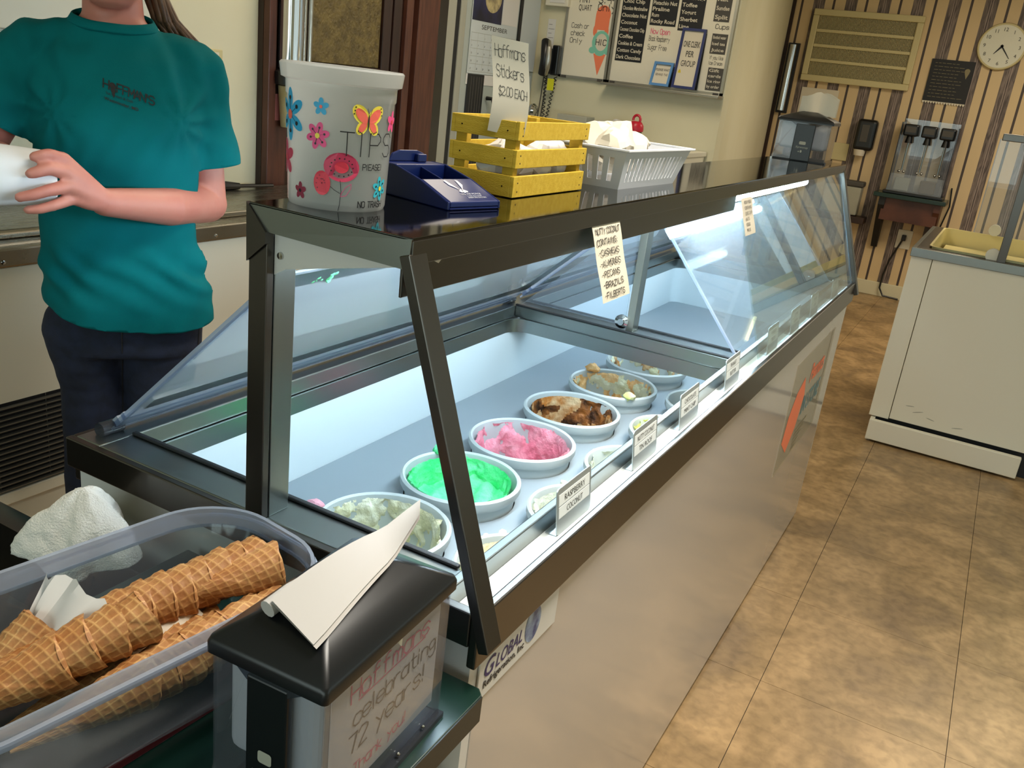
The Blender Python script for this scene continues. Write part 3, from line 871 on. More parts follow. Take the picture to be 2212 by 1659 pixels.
ob('lid', G().box((-1.01, YB - .15, .90), (-.69, YB, .945)), 'ink_soft', t, bev=.012)
tag(ob('shelf_board', G().box((-1.15, YB - .17, .60), (-.62, YB, .655)), 'wood_dark', bev=.004), 'dark wooden shelf under the grey box by the striped wall', 'shelf')

# toppings dispenser on its green bracket shelf
t = thing('bracket_shelf', 'green topped bracket shelf on the striped wall under the pump dispenser', 'shelf', (-.27, YB, .85))
ob('board', G().box((-.58, YB - .3, .865), (-.02, YB, .9)), 'laminate_green', t, bev=.004)
ob('apron', G().box((-.50, YB - .24, .68), (-.06, YB - .21, .865)), 'wood_mid', t)
for x in (-.53, -.1): ob('bracket', G().prism([(x, YB, .865), (x, YB - .26, .865), (x, YB - .26, .80), (x, YB - .03, .42), (x, YB, .42)], (.05, 0, 0)), 'wood_mid' if x > -.3 else 'matte_black', t)
t = thing('pump_dispenser', 'clear three bay topping dispenser with black pump heads on the green shelf', 'dispenser', (-.27, 7.5, .9))
xa, xb = -.5, -.075
ob('back_panel', G().box((xa, YB - .055, .91), (xb, YB - .047, 1.5)), 'acrylic', t)
for x in (xa, xb): ob('side_panel', G().box((x - .004, YB - .2, .91), (x + .004, YB - .05, 1.47)), 'smoke_plastic', t)
ob('tray', G().box((xa - .02, YB - .26, .9), (xb + .02, YB - .04, .925)), 'black_plastic', t, bev=.006)
ob('front_lip', G().hexa([(xa, YB - .235, .925), (xb, YB - .235, .925), (xb, YB - .23, .925), (xa, YB - .23, .925)], [(xa, YB - .16, 1.06), (xb, YB - .16, 1.06), (xb, YB - .155, 1.06), (xa, YB - .155, 1.06)]), 'acrylic', t)
for i in range(3):
    x = xa + .07 + i * .14
    hd = ob('pump_head', G().box((x - .056, YB - .16, 1.365), (x + .056, YB - .055, 1.46)), 'black_plastic', t, bev=.014, seg=3)
    ob('name_plate', G().box((x - .04, YB - .164, 1.395), (x + .04, YB - .16, 1.44)), 'ink_soft', hd)
    ob('spout', G().cyl((x, YB - .12, 1.31), (x, YB - .12, 1.37), .03, .02, 14), 'black_plastic', hd, True)
    ob('rod', G().cyl((x, YB - .11, 1.09), (x, YB - .11, 1.32), .007, n=10), 'steel', t, True)
    for q in (-.018, .018): ob('foot', G().ball((x + q, YB - .11, 1.08), .012, 10), 'chrome', t, True)
for x, m in ((-.40, 'grey_metal'), (-.2, 'brown_clear')): ob('carton', G().box((x - .06, YB - .14, .926), (x + .06, YB - .06, 1.03)), m, t, bev=.008)
t = thing('power_cord', 'black cord hanging from the wall socket down to the floor', 'cord', (-.27, YB, .5))
ob('cord', G().tube([(-.285, YB - .03, .53), (-.31, YB - .03, .45), (-.35, YB - .035, .33), (-.37, YB - .04, .2), (-.37, YB - .05, .08), (-.33, YB - .06, .02), (-.2, YB - .06, .012)], .008, 8), 'black_plastic', t, True)
ob('plug', G().box((-.30, YB - .045, .51), (-.265, YB - .006, .56)), 'black_plastic', t, bev=.006)
tag(ob('outlet_plate', G().box((-.34, YB - .006, .44), (-.22, YB - .001, .60)), 'white_paint', bev=.002), 'white outlet plate on the striped wall behind the black cord', 'outlet')
ob('lower_cord', G().tube([(-.02, YB - .02, 1.0), (.0, YB - .03, .85), (-.04, YB - .03, .6), (-.05, YB - .03, .4)], .006, 8), 'black_plastic', t, True)
# ------------------------------------------------------------------ the dipping cabinet
ZB, ZT, DX, LY = .9326, 1.32, -.688, 2.555
fz = thing('dipping_cabinet', 'long white ice cream dipping cabinet with steel trim and glass front', 'freezer', (-.34, 1.27, 0))
def fp(name, a, b, m, bev=0., p=None, **k): return ob(name, G().box(a, b), m, p or fz, bev=bev, **k)
fp('front_panel', (-.03, .03, .02), (-.011, 2.53, .868), 'freezer_white', .002)
fp('end_panel', (DX + .012, .012, .02), (-.012, .03, .9), 'freezer_side')
fp('end_panel', (DX + .012, 2.53, .02), (-.012, 2.545, .9), 'freezer_side')
fp('back_panel', (DX + .012, .03, .02), (DX + .03, 2.53, .9), 'freezer_side')
fp('base', (DX + .03, .03, 0), (-.032, 2.53, .04), 'matte_black')
# steel band round the top, taller on the customer side
fp('front_band', (-.012, 0, .863), (0, LY, ZB), 'steel_dark', .0025)
fp('end_band', (DX, 0, .888), (-.012, .012, ZB), 'steel_dark', .002)
fp('end_band', (DX, LY - .012, .888), (-.012, LY, ZB), 'steel_dark', .002)
fp('rear_band', (DX, .012, .863), (DX + .012, LY - .012, ZB), 'steel_dark', .002)
ZD = .934
def deck(a, b): return fp('deck', (a[0], a[1], .905), (b[0], b[1], ZD), 'steel', .002)
deck((DX + .01, .01), (-.628, LY - .01))
nd = deck((-.628, .01), (-.062, .066))
deck((-.628, 1.205), (-.062, 1.275))
deck((-.628, 2.47), (-.062, LY - .01))
fp('front_rail', (-.062, .012, .90), (-.049, LY - .012, .9405), 'steel', .002)
fp('ledge', (-.049, .012, .895), (-.012, LY - .012, .913), 'liner_white', .001)
for y in (.064, 1.203, 1.273): pass
for a, b in (((-.628, .062, .934), (-.07, .070, .939)), ((-.628, 1.202, .934), (-.07, 1.210, .939)), ((-.628, 1.272, .934), (-.07, 1.280, .939))):
    fp('gasket', a, b, 'gasket', .002)
# liner: rounded white box below the deck, with a steel collar
def shell(name, x0, x1, y0, y1, z0, z1, r, t, m):
    a = rrect(x0, y0, x1, y1, r); b = rrect(x0 - t, y0 - t, x1 + t, y1 + t, r + t)
    return ob(name, G().rings([[(p.x, p.y, z1) for p in b], [(p.x, p.y, z0) for p in b], [(p.x, p.y, z0) for p in a], [(p.x, p.y, z1) for p in a], [(p.x, p.y, z1) for p in b]], True, False), m, fz, True)
shell('liner', -.622, -.024, .07, 2.465, .50, .872, .045, .006, 'liner_white')
shell('collar', -.622, -.064, .072, 1.2, .872, .905, .045, .005, 'steel')
shell('collar', -.622, -.064, 1.28, 2.465, .872, .905, .045, .005, 'steel')
fp('liner_floor', (-.62, .075, .492), (-.03, 2.46, .50), 'liner_white')

# can deck: grey plate with a hole for every tub
BACKX, FRONTX, RT = -.358, -.126, .111
TUBS_B = [.315, .550, .785, 1.022, 1.262, 1.498]
TUBS_F = [.345, .585, .825, 1.063, 1.300]
ZR = .785
def plate_with_holes(x0, x1, y0, y1, z, t, holes):
    bm = bmesh.new()
    loops = [[(x0, y0), (x1, y0), (x1, y1), (x0, y1)]]
    for cx, cy, r in holes: loops.append([(cx + r * math.cos(2 * PI * i / 28), cy + r * math.sin(2 * PI * i / 28)) for i in range(28)])
    es = []
    for lp in loops:
        vs = [bm.verts.new((p[0], p[1], z)) for p in lp]
        es += [bm.edges.new((vs[i], vs[(i + 1) % len(vs)])) for i in range(len(vs))]
    bmesh.ops.triangle_fill(bm, edges=es, use_beauty=True)
    r = bmesh.ops.extrude_face_region(bm, geom=bm.faces[:])
    for v in r['geom']:
        if isinstance(v, bmesh.types.BMVert): v.co.z -= t
    return bm
holes = [(BACKX, y, .1035) for y in TUBS_B] + [(FRONTX, y, .0915) for y in TUBS_F]
ob('can_deck', plate_with_holes(-.62, -.03, .074, 2.46, .742, .004, holes), 'plate_grey', fz)

# canopy
fp('canopy_top', (-.345, 0, ZT - .004), (-.126, LY, ZT), 'steel_top', .0015)
fp('front_lip', (-.130, .002, ZT - .028), (-.1255, LY, ZT - .003), 'steel_dark', .001)
ob('end_lip', G().prism([(-.345, 0, ZT - .001), (-.3175, 0, ZT - .029), (-.1285, -.001, ZT - .033), (-.1265, 0, ZT - .001)], (0, .004, 0)), 'steel', fz)
fp('end_lip', (-.345, LY - .004, ZT - .03), (-.126, LY, ZT - .002), 'steel')
fp('rear_lip', (-.345, .004, ZT - .03), (-.341, LY - .004, ZT - .004), 'steel_dark')
ob('end_corner', G().prism([(-.347, -.002, ZT), (-.3175, -.003, ZT - .029), (-.3175, -.003, ZT - .042), (-.346, -.002, ZT - .066)], (0, .006, 0)), 'steel_dark', fz)  # darker steel stands in for how brushed metal catches the light here
fp('rear_post', (-.345, .001, ZD), (-.318, .012, ZT - .03), 'steel_dark', .001)
fp('rear_post', (-.33, .014, ZD), (-.3178, .048, ZT - .03), 'steel', .001)  # freezer light on the inner face put into a paler steel
fp('rear_post', (-.336, 1.225, ZD), (-.318, 1.262, ZT - .004), 'alu', .001)
fp('rear_post', (-.345, LY - .05, ZD), (-.318, LY, ZT - .03), 'steel', .001)
gs = ob('gusset', G().prism([(-.3178, .0125, ZT - .028), (-.3178, .0125, ZT - .078), (-.302, .0125, ZT - .069), (-.137, .0125, ZT - .033), (-.137, .0125, ZT - .028)], (0, .0015, 0)), 'freezer_side', fz)
ob('screw', G().lathe([(.0045, 0), (.004, .002), (.001, .0022)], (-.3085, .0125, ZT - .055), 14, True, ax=(0, -1, 0)), 'chrome', gs)
for y, nm in ((0, 'front_post'), (LY - .024, 'front_post')):
    a, b = V((.0035, y - .003, .889)), V((-.1385, y - .003, ZT - .020))
    o2 = V((.0125, 0, .004))
    y2 = .030
    ob(nm, G().hexa([a, a + o2, a + o2 + V((0, y2, 0)), a + V((0, y2, 0))], [b, b + o2, b + o2 + V((0, y2, 0)), b + V((0, y2, 0))]), 'steel_dark', fz, bev=.0012)
# front glass, two panes, and the clear divider between the bays
def slant(y0, y1, a, b, t):
    n = V((b[1] - a[1], 0, -(b[0] - a[0]))).normalized() * t
    p = [V((a[0], y0, a[1])), V((b[0], y0, b[1])), V((b[0], y0, b[1])) + n, V((a[0], y0, a[1])) + n]
    return G().prism(p, (0, y1 - y0, 0))
ob('glass_pane', slant(1.244, LY - .026, (-.134, 1.297), (-.0135, .9345), .004), 'glass', fz)
ob('glass_edge', slant(LY - .0255, LY - .0235, (-.134, 1.297), (-.0135, .9345), .004), 'acrylic_edge', fz)
ob('inner_cover', slant(1.243, 2.42, (-.300, 1.204), (-.075, .943), .003), 'cover_acrylic', fz)
ob('inner_cover_edge', slant(2.42, 2.427, (-.300, 1.204), (-.075, .943), .004), 'acrylic_edge', fz)
ob('divider_edge', G().prism([(-.069, 1.236, .941), (-.288, 1.236, 1.2), (-.294, 1.236, 1.2), (-.075, 1.236, .941)], (0, .008, 0)), 'acrylic_edge', fz)
ob('divider_panel', G().prism([(-.345, 1.238, .941), (-.345, 1.238, 1.2), (-.62, 1.238, .941)], (0, .004, 0)), 'acrylic', fz)
ob('pivot_knob', G().lathe([(.017, 0), (.017, .006), (.009, .008), (.008, .012)], (-.347, 1.224, .955), 20, True, ax=(0, -1, 0)), 'chrome', fz, True)
# fluorescent tubes behind the steel shield
sh_ = fp('light_shield', (-.138, .0, 1.257), (-.1345, 1.23, ZT - .004), 'steel_dark', .001)
ob('tape_mark', G().prism([(-.134, .055, 1.289), (-.134, .063, 1.286), (-.134, .070, 1.291), (-.134, .068, 1.294)], (.0006, 0, 0)), 'paper', sh_)
fp('lamp_housing', (-.30, .06, 1.303), (-.15, 1.2, 1.315), 'freezer_side')
fp('lamp_housing', (-.26, 1.3, 1.268), (-.19, 2.44, 1.315), 'freezer_side')
ob('lamp_tube', G().cyl((-.185, .08, 1.289), (-.185, 1.18, 1.289), .011, n=14), 'tube_light', fz, True, label='lit fluorescent tube')
ob('lamp_tube', G().cyl((-.225, 1.32, 1.252), (-.225, 2.42, 1.252), .012, n=14), 'tube_light', fz, True, label='lit fluorescent tube')
# sloping lift lids at the back: clear sheet in a pale frame
la, lb = (-.646, .944), (-.336, 1.232)
def lid(y0, y1, tag_):
    s = ob('lift_lid', slant(y0, y1, lb, la, .003), 'lid_acrylic', fz)
    def on(t): return (la[0] + (lb[0] - la[0]) * t, la[1] + (lb[1] - la[1]) * t)
    def strip(nm, ya, yb, t0, t1, th, m): return ob(nm, slant(ya, yb, on(t1), on(t0), th), m, s)
    strip('bottom_rail', y0, y1, 0., .035, .012, 'acrylic_edge')
    strip('bottom_rail', y0, y1, .055, .075, .01, 'acrylic_edge')
    strip('inner_rail', y0 + .02, y1 - .01, .115, .185, .006, 'steel')
    strip('top_rail', y0, y1, .90, .985, .006, 'steel')
    strip('side_rail', y1 - .055, y1, .115, .9, .006, 'steel')
    strip('side_edge', y0, y0 + .006, 0, .985, .008, 'acrylic_edge')
    strip('rear_handle', y0 - .0, y1, -.025, -.005, .004, 'acrylic_edge')
    # rounded inner corner of the frame
    p0 = on(.185); q = V((lb[0] - la[0], 0, lb[1] - la[1])).normalized()
    c = V((p0[0], y1 - .055, p0[1]))
    n = V((-(lb[1] - la[1]), 0, lb[0] - la[0])).normalized() * .006
    pts = [c] + [c + q * (.05 * (1 - math.cos(a))) + V((0, -.05 * (1 - math.sin(a)), 0)) for a in [i * PI / 12 for i in range(6, -1, -1)]]
    pts = [c, c + q * .05] + [c + q * (.05 - .05 * math.sin(i * PI / 12)) + V((0, -.05 + .05 * math.cos(i * PI / 12), 0)) for i in range(1, 6)] + [c + V((0, -.05, 0))]
    ob('corner_fillet', G().prism(pts, n), 'steel', s)
    return s
l1 = lid(.05, 1.222, 1)
l2 = lid(1.275, 2.45, 2)
for y in (.045, 1.215): ob('hinge', G().cyl((-.655, y - .015, .943), (-.655, y + .02, .943), .011, n=12), 'smoke_plastic', fz, True)
sm = G()
for i in range(12):
    q_ = rnd.uniform(-.006, .008)
    sm.ball((-.362 + q_, .145 + rnd.uniform(-.02, .02), 1.2115 + q_ * .93), rnd.uniform(.003, .0065), 8)
crumple(sm, .003, 160)
mat('mint_cream', '7fe8a8', .5, sss=0.)
ob('smear', sm, 'mint_cream', l1, True, label='smear of green ice cream', kind='stuff')

# maker's plate at the near corner of the front panel, wordmark and globe
pl = ob('maker_plate', G().box((-.011, .03, .795), (-.0085, .235, .864)), 'freezer_side', fz, bev=.001)
fpz = frame((-.0083, .03, .795), (0, 1, 0), (0, 0, 1))
g = G()
ps, wd = printed('G', .024, shear=.25, bold=.01); put(g, ps, fpz, .012, .028); x = .012 + wd + .002
ps, wd = printed('LOBAL', .018, .066, shear=.25, bold=.01); put(g, ps, fpz, x, .028)
mat('purple_ink', '2e2460', .5)
ob('wordmark', g, 'purple_ink', pl)
g = G(); ps, wd = printed('Refrigeration, Inc', .0095, .1, bold=.025); put(g, ps, fpz, .012, .014)
ob('lettering', g, 'ink', pl)
mat('globe_blue', '22356e', .4, col2='9fb4cc', scale=45, mix=.52)
ob('globe_print', put(G(), [ell(.132, .038, .021, .026, 0, 24)], fpz), 'globe_blue', pl)
# big sticker at the far end of the front panel
st = ob('sticker', G().box((-.011, 1.78, .45), (-.0095, 2.38, .80)), 'sticker_film', fz)
fs = frame((-.0094, 1.78, .45), (0, 1, 0), (0, 0, 1))
ob('carrot_print', put(G(), [[V((.02, .1)), V((.12, .04)), V((.2, .1)), V((.24, .2)), V((.19, .27)), V((.1, .24)), V((.04, .18))]], fs), 'orange_print', st)
g = G(); ps, wd = printed('Peanuts', .06, .22, bold=.03); put(g, ps, fs, .28, .23)
ob('lettering', g, 'orange_print', st)
g = G(); ps, wd = printed('IN STORE', .06, .28, bold=.02, shear=.1); put(g, ps, fs, .24, .13)
mat('slate_blue_print', '5f8a94', .5)
ob('lettering', g, 'slate_blue_print', st)
g = G()
for i in range(5): put(g, [rect(.22, .08 - i * .016, .4 - .03 * i, .086 - i * .016)], fs)
ob('lettering', g, 'grille', st)

# flavour tag holders on the ledge
TAGS = [(.300, 'RASPBERRY', 'COCONUT', 'nearest'), (.570, 'NUTTY COCONUT', 'TIN ROOF', 'second from the near end'), (.797, 'CHOCOLATE', 'MINT CHIP', 'third from the near end'), (1.085, 'PEANUT', 'BUTTER', 'fourth from the near end'),
        (1.445, 'VANILLA', 'PEACH', 'fourth from the far end'), (1.70, 'COFFEE', 'BANANA', 'third from the far end'), (1.96, 'ORANGE', 'LIME', 'second from the far end'), (2.30, 'TEABERRY', 'FUDGE', 'farthest')]
for y, a, b, w_ in TAGS:
    lb_ = {'nearest': 'silver flavour tag holder reading RASPBERRY COCONUT, nearest on the freezer ledge', 'farthest': 'silver flavour tag holder farthest along the freezer ledge'}.get(w_, 'silver flavour tag holder on the freezer ledge, ' + w_)
    t = thing('tag_holder', lb_, 'tag holder', (-.03, y, .913), group='flavour tag holders along the freezer ledge')
    wd = .108
    f = frame((-.0285, y - wd / 2, .9135), (0, 1, .0), (-.13, 0, 1))
    sh2 = rrect(0, 0, wd, .066, .006)
    ob('plate', G().prism([f(p.x, p.y, 0) for p in sh2], f(0, 0, -.0016) - f(0, 0, 0)), 'silver_holder', t)
    ob('foot', G().box((-.046, y - wd / 2, .913), (-.03, y + wd / 2, .9145)), 'silver_holder', t)
    for k, (tx, z) in enumerate(((a, .041), (b, .023))):
        sp = ob('strip', G().prism([f(p.x, p.y, 0.) for p in rect(.005, z, wd - .006, z + .016)], f(0, 0, .0005) - f(0, 0, 0)), 'label_strip', t)
        g = G(); ps, w2 = printed(tx, .0085, min(.075, .0072 * len(tx))); put(g, ps, f, wd / 2 - w2 / 2, z + .004, .0008)
        ob('lettering', g, 'ink_soft', sp)

# hand-lettered paper strips taped inside the glass
def glass_note(label, y0, y1, za, zb, rows, skew):
    t = thing('paper_strip', label, 'note', (-.11, y0, zb))
    ax, az, bx_, bz = -.134, 1.297, -.0135, .9345
    xx = lambda z: ax + (z - az) * (bx_ - ax) / (bz - az) + .0045
    g = G(); rr = []
    n = 10
    for i in range(n + 1):
        z = zb + (za - zb) * i / n
        k = i / n
        sw = skew * (1 - k)
        rr.append((xx(z) + .0006 * math.sin(k * 9), y0 + sw, z, y1 + sw))
    for a, b in zip(rr, rr[1:]): g.poly([(a[0], a[1], a[2]), (a[0], a[3], a[2]), (b[0], b[3], b[2]), (b[0], b[1], b[2])])
    sheet = ob('sheet', g, 'paper', t)
    H = za - zb
    def f(u, v, k=0.):
        z = zb + v; return V((xx(z) + .0012 + k, y0 + u + skew * (1 - v / H), z))
    g = G(); lines(g, rows(y1 - y0, H), f); ob('lettering', g, 'ink', sheet)
    return t
NC = ['NUTTY COCONUT', 'CONTAINS:', '-CASHEWS', '-ALMONDS', '-PECANS', '-BRAZILS', '-FILBERTS']
glass_note('cream paper strip under the canopy lip listing Nutty Coconut nuts', .445, .548, 1.292, 1.186, lambda w_, h: [(s, 'h', .0080, .007, h - .0125 - i * .0147, 0, dict(th=.0010, adv=1.0 if i else .55, shear=.1, jit=.05, seed=i, w=(.088 if i == 0 else min(.075, .0095 * len(s))))) for i, s in enumerate(NC)], .0)
glass_note('smaller cream paper strip farther along the glass, listing flavour contents', 1.232, 1.322, 1.284, 1.206, lambda w_, h: [(s, 'h', .006, .02, h - .012 - i * .0115, 0, dict(th=.0008, seed=i, w=min(.055, .007 * len(s)))) for i, s in enumerate(['ROCKY ROAD', 'CONTAINS:', 'CHOC CHIP', 'NUTS', 'EGGS', 'MILK'])], 0)
# ------------------------------------------------------------------ tubs of ice cream standing in the can deck
def icecream(name, c1, c2, scale, mix=.5, bump=.6):
    return mat(name, c1, .55, col2=c2, scale=scale, mix=mix, bump=bump, bscale=70)
icecream('ic_mint', '49e08a', '86f2b4', 40)
icecream('ic_pink', 'f58fa4', 'f9b3c0', 30)
icecream('ic_fudge', '2c1408', 'a8672c', 34, .52)
icecream('ic_caramel', 'c07a34', 'e4c79a', 40)
icecream('ic_peach', 'f0b36a', 'f7d39c', 30)
icecream('ic_vanilla', 'e9e4b8', 'f1efd8', 24)
icecream('ic_frost', 'dfe3d2', 'c9d0c4', 60)
icecream('ic_pistachio', 'dde07a', 'eef0b8', 30)
icecream('ic_fleck', 'efe9d4', 'd8bd8c', 55, .62)
def tub(label, cx, cy, zr, r, m, cover, depth, full=None, second=None, seed=1, low=.5):
    """cover: share of the inside wall smeared; full: level of ice cream left below the rim"""
    t = thing('ice_cream_tub', label, 'tub', (cx, cy, zr - .22), group=None)
    k = r / .111
    prof = [(.001, .003), (.088, .0), (.090, .004), (.1015, .185), (.1015, .196), (.108, .198), (.111, .204), (.111, .216), (.107, .22), (.103, .217), (.100, .206), (.0985, .19), (.0865, .008), (.001, .006)]
    ob('tub', G().lathe([(a * k, b) for a, b in prof], (0, 0, 0), 48, False), 'tub_plastic', t, True, local=True)
    rr = random.Random(seed)
    # smeared lining: clumps of ice cream clinging to the inside wall
    g = G()
    na, nz_ = 150, 34
    z0 = .204 - depth
    grid = []
    for j in range(nz_ + 1):
        z = z0 + (.212 - z0) * j / nz_
        rw = (.0865 + (.0985 - .0865) * min(1, max(0, z - .008) / .182)) if z < .19 else .0985 + (z - .19) * .2
        row = []
        for i in range(na):
            a = 2 * PI * i / na
            p = V((math.cos(a) * 3, math.sin(a) * 3, z * 22))
            v = noise.noise(p * .8 + V((seed * 7.3, 0, 0))) + .45 * noise.noise(p * 2.4 + V((0, seed * 3.1, 0))) + .2 * noise.noise(p * 6 + V((0, 0, seed)))
            bias = (cover - .5) * 1.5 + (low - .5) * (.5 - j / nz_)
            h = v + bias
            row.append((a, z, rw, h))
        grid.append(row)
    vv = {}
    def vert(j, i):
        i %= na
        if (j, i) not in vv:
            a, z, rw, h = grid[j][i]
            th = min(.010, .0018 + .016 * h) if h > 0 else max(-.0016, .0018 + .05 * h)
            q = (rw - th) * k
            vv[j, i] = g.bm.verts.new((q * math.cos(a), q * math.sin(a), z + .002 * noise.noise(V((a * 9, z * 90, seed)))))
        return vv[j, i]
    for j in range(nz_):
        for i in range(na):
            if max(grid[j][i][3], grid[j + 1][(i + 1) % na][3], grid[j + 1][i][3], grid[j][(i + 1) % na][3]) > -.1:
                f = g.bm.faces.new((vert(j, i), vert(j, i + 1), vert(j + 1, i + 1), vert(j + 1, i)))
                f.material_index = 1 if second and noise.noise(V((math.cos(grid[j][i][0]) * 2.6, math.sin(grid[j][i][0]) * 2.6, grid[j][i][1] * 30 + seed * 2))) > .05 else 0
    if g.bm.faces:
        ob('smeared_ice_cream', g, [m, second] if second else m, t, True, local=True, angle=60)
    else: g.bm.free()
    if full is not None:
        g = G()
        n1, n2 = 26, 60
        rings_ = []
        z = .204 - full
        rw = .0865 + (.0985 - .0865) * min(1, max(0, z - .008) / .182)
        for j in range(1, n1 + 1):
            q = rw * j / n1
            ring = []
            for i in range(n2):
                a = 2 * PI * i / n2
                x, y = q * math.cos(a), q * math.sin(a)
                h = .014 * noise.noise(V((x * 16, y * 16, seed))) + .008 * noise.noise(V((x * 48, y * 48, seed))) + .003 * noise.noise(V((x * 140, y * 140, seed))) + .026 * (j / n1) ** 3
                ring.append((x * k, y * k, z + h))
            rings_.append(ring)
        g.rings(rings_, True, False)
        g.bm.faces.new([v for v in g.bm.verts[:n2]]) if False else None
        g.bm.verts.ensure_lookup_table()
        g.bm.faces.new(g.bm.verts[:n2])
        ob('ice_cream', g, [m], t, True, local=True, angle=70)
    return t
tub('nearly empty tub with pale cream streaks, nearest in the back row', BACKX, TUBS_B[0], ZR, .111, 'ic_vanilla', .62, .14, None, None, 3)
tub('tub of bright green mint ice cream', BACKX, TUBS_B[1], ZR, .111, 'ic_mint', .95, .06, .052, None, 5)
tub('tub smeared with pink ice cream, between the green and brown tubs', BACKX, TUBS_B[2], ZR, .111, 'ic_pink', .70, .17, None, None, 11, .4)
tub('tub smeared with dark fudge and caramel', BACKX, TUBS_B[3], ZR, .111, 'ic_fudge', .86, .18, None, 'ic_caramel', 17)
tub('tub with peach orange ice cream scraped up one side', BACKX, TUBS_B[4], ZR, .111, 'ic_peach', .55, .15, None, 'ic_vanilla', 23, .35)
tub('farthest visible back row tub with golden streaks, under the cross bar', BACKX, TUBS_B[5], ZR, .111, 'ic_caramel', .5, .12, None, 'ic_vanilla', 29)
RF = .1
tub('cream tub with brown flecks, nearest in the front row under the ledge', FRONTX, TUBS_F[0], ZR, RF, 'ic_fleck', .75, .1, .045, 'ic_vanilla', 31)
tub('frosty whitish tub behind the RASPBERRY COCONUT tag', FRONTX, TUBS_F[1], ZR, RF, 'ic_frost', .8, .1, .06, None, 37)
tub('frosty pale tub behind the NUTTY COCONUT tag, beside the pink tub', FRONTX, TUBS_F[2], ZR, RF, 'ic_frost', .7, .1, .075, None, 41)
tub('tub of pale yellow green pistachio ice cream beside the fudge tub', FRONTX, TUBS_F[3], ZR, RF, 'ic_pistachio', .8, .12, .05, None, 43)
tub('empty looking tub in front of the peach tub', FRONTX, TUBS_F[4], ZR, RF, 'ic_peach', .22, .12, None, None, 47)
g = G()
for x, y in ((-.235, .70), (-.24, .45), (-.225, .48), (-.245, .67), (-.23, .73), (-.25, .92), (-.24, .40), (-.26, .445)):
    g.ball((x, y, .746), rnd.uniform(.003, .008), 8, (1, 1, .6))
crumple(g, .002, 200)
tag(ob('spilled_crumbs', g, 'ic_vanilla', smooth=True, kind='stuff'), 'pale ice cream crumbs on the grey plate between the tubs', 'crumbs')
t = tag(ob('dropped_scoop', crumple(G().ball((-.30, .468, .764), .011, 12, (1.2, 1, .7)), .004, 90), 'ic_caramel', smooth=True), 'tan lump of ice cream stuck at the rim of the green tub', 'ice cream')
t = tag(ob('dropped_scoop', crumple(G().ball((-.284, 1.185, .788), .013, 12, (1.2, 1, .7)), .005, 90, 4), 'ic_pistachio', smooth=True), 'pale green lump of ice cream on the rim of the peach tub', 'ice cream')
t = tag(ob('dropped_scoop', crumple(G().ball((-.44, 1.315, .79), .016, 12, (1.3, 1, .7)), .006, 90, 7), 'ic_peach', smooth=True), 'peach lump of ice cream on the back rim of the peach tub', 'ice cream')
t = tag(ob('dropped_scoop', crumple(G().ball((-.445, .612, .787), .013, 12, (1.3, 1, .7)), .005, 90, 9), 'ic_mint', smooth=True), 'mint lump of ice cream on the back rim of the green tub', 'ice cream')
t = tag(ob('dropped_scoop', crumple(G().ball((-.475, .287, .788), .012, 12, (1.3, 1, .7)), .005, 90, 12), 'ic_pink', smooth=True), 'pale pink lump of ice cream on the rim of the nearest cream tub', 'ice cream')
# ------------------------------------------------------------------ on top of the canopy
ZT = 1.32
# tip bucket
bx0, by0 = -.296, .088
R0, R1, HB_ = .0535, .0640, .150
t = thing('tip_bucket', 'white tip bucket with flower and butterfly stickers', 'bucket', (bx0, by0, ZT))
prof = [(.001, .003), (R0 - .004, .003), (R0, 0), (R0 + .0015, .004), (R1 - .005, HB_ - .034), (R1 - .0035, HB_ - .032), (R1 - .003, HB_ - .018), (R1 + .002, HB_ - .016), (R1 + .004, HB_ - .002), (R1 + .002, HB_), (R1 - .003, HB_ - .001), (R1 - .005, HB_ - .02), (R1 - .0075, HB_ - .036), (R0 - .002, .006), (.001, .006)]
ob('bucket', G().lathe(prof, (0, 0, 0), 72), 'bucket_plastic', t, True, local=True)
g = G()
for i in range(9):
    a = rnd.uniform(0, 6.28); q = rnd.uniform(0, .03)
    g.box((q * math.cos(a) - .012, q * math.sin(a) - .02, .007 + i * .004), (q * math.cos(a) + .012, q * math.sin(a) + .02, .008 + i * .004))
crumple(g, .006, 40)
ob('folded_notes', g, 'mint_print', t, local=True, kind='stuff')
CA = math.atan2(-.7175 - by0, .3696 - bx0)          # side turned to the shop
def onb(u, v, k=0.):
    """u along the rim from the middle of the shown face, v height"""
    r = R0 + .0012 + (R1 - .0055 - R0) * v / (HB_ - .034) + k + .0006
    a = CA + u / .064
    return V((r * math.cos(a), r * math.sin(a), v))
for n_, c in (('st_cyan', '2ea3d4'), ('st_teal', '35b4c8'), ('st_pink', 'e24a86'), ('st_rose', 'c2385a'), ('st_wine', '8c2a44'), ('st_yellow', 'ecd84a'), ('st_coral', 'ee6a5a'), ('st_red', 'd8344a'), ('st_black', '1a1a22')):
    mat(n_, c, .45)
BM_ = ['st_cyan', 'st_teal', 'st_pink', 'st_rose', 'st_wine', 'st_yellow', 'st_coral', 'st_red', 'st_black']
ix = {n: i for i, n in enumerate(BM_)}
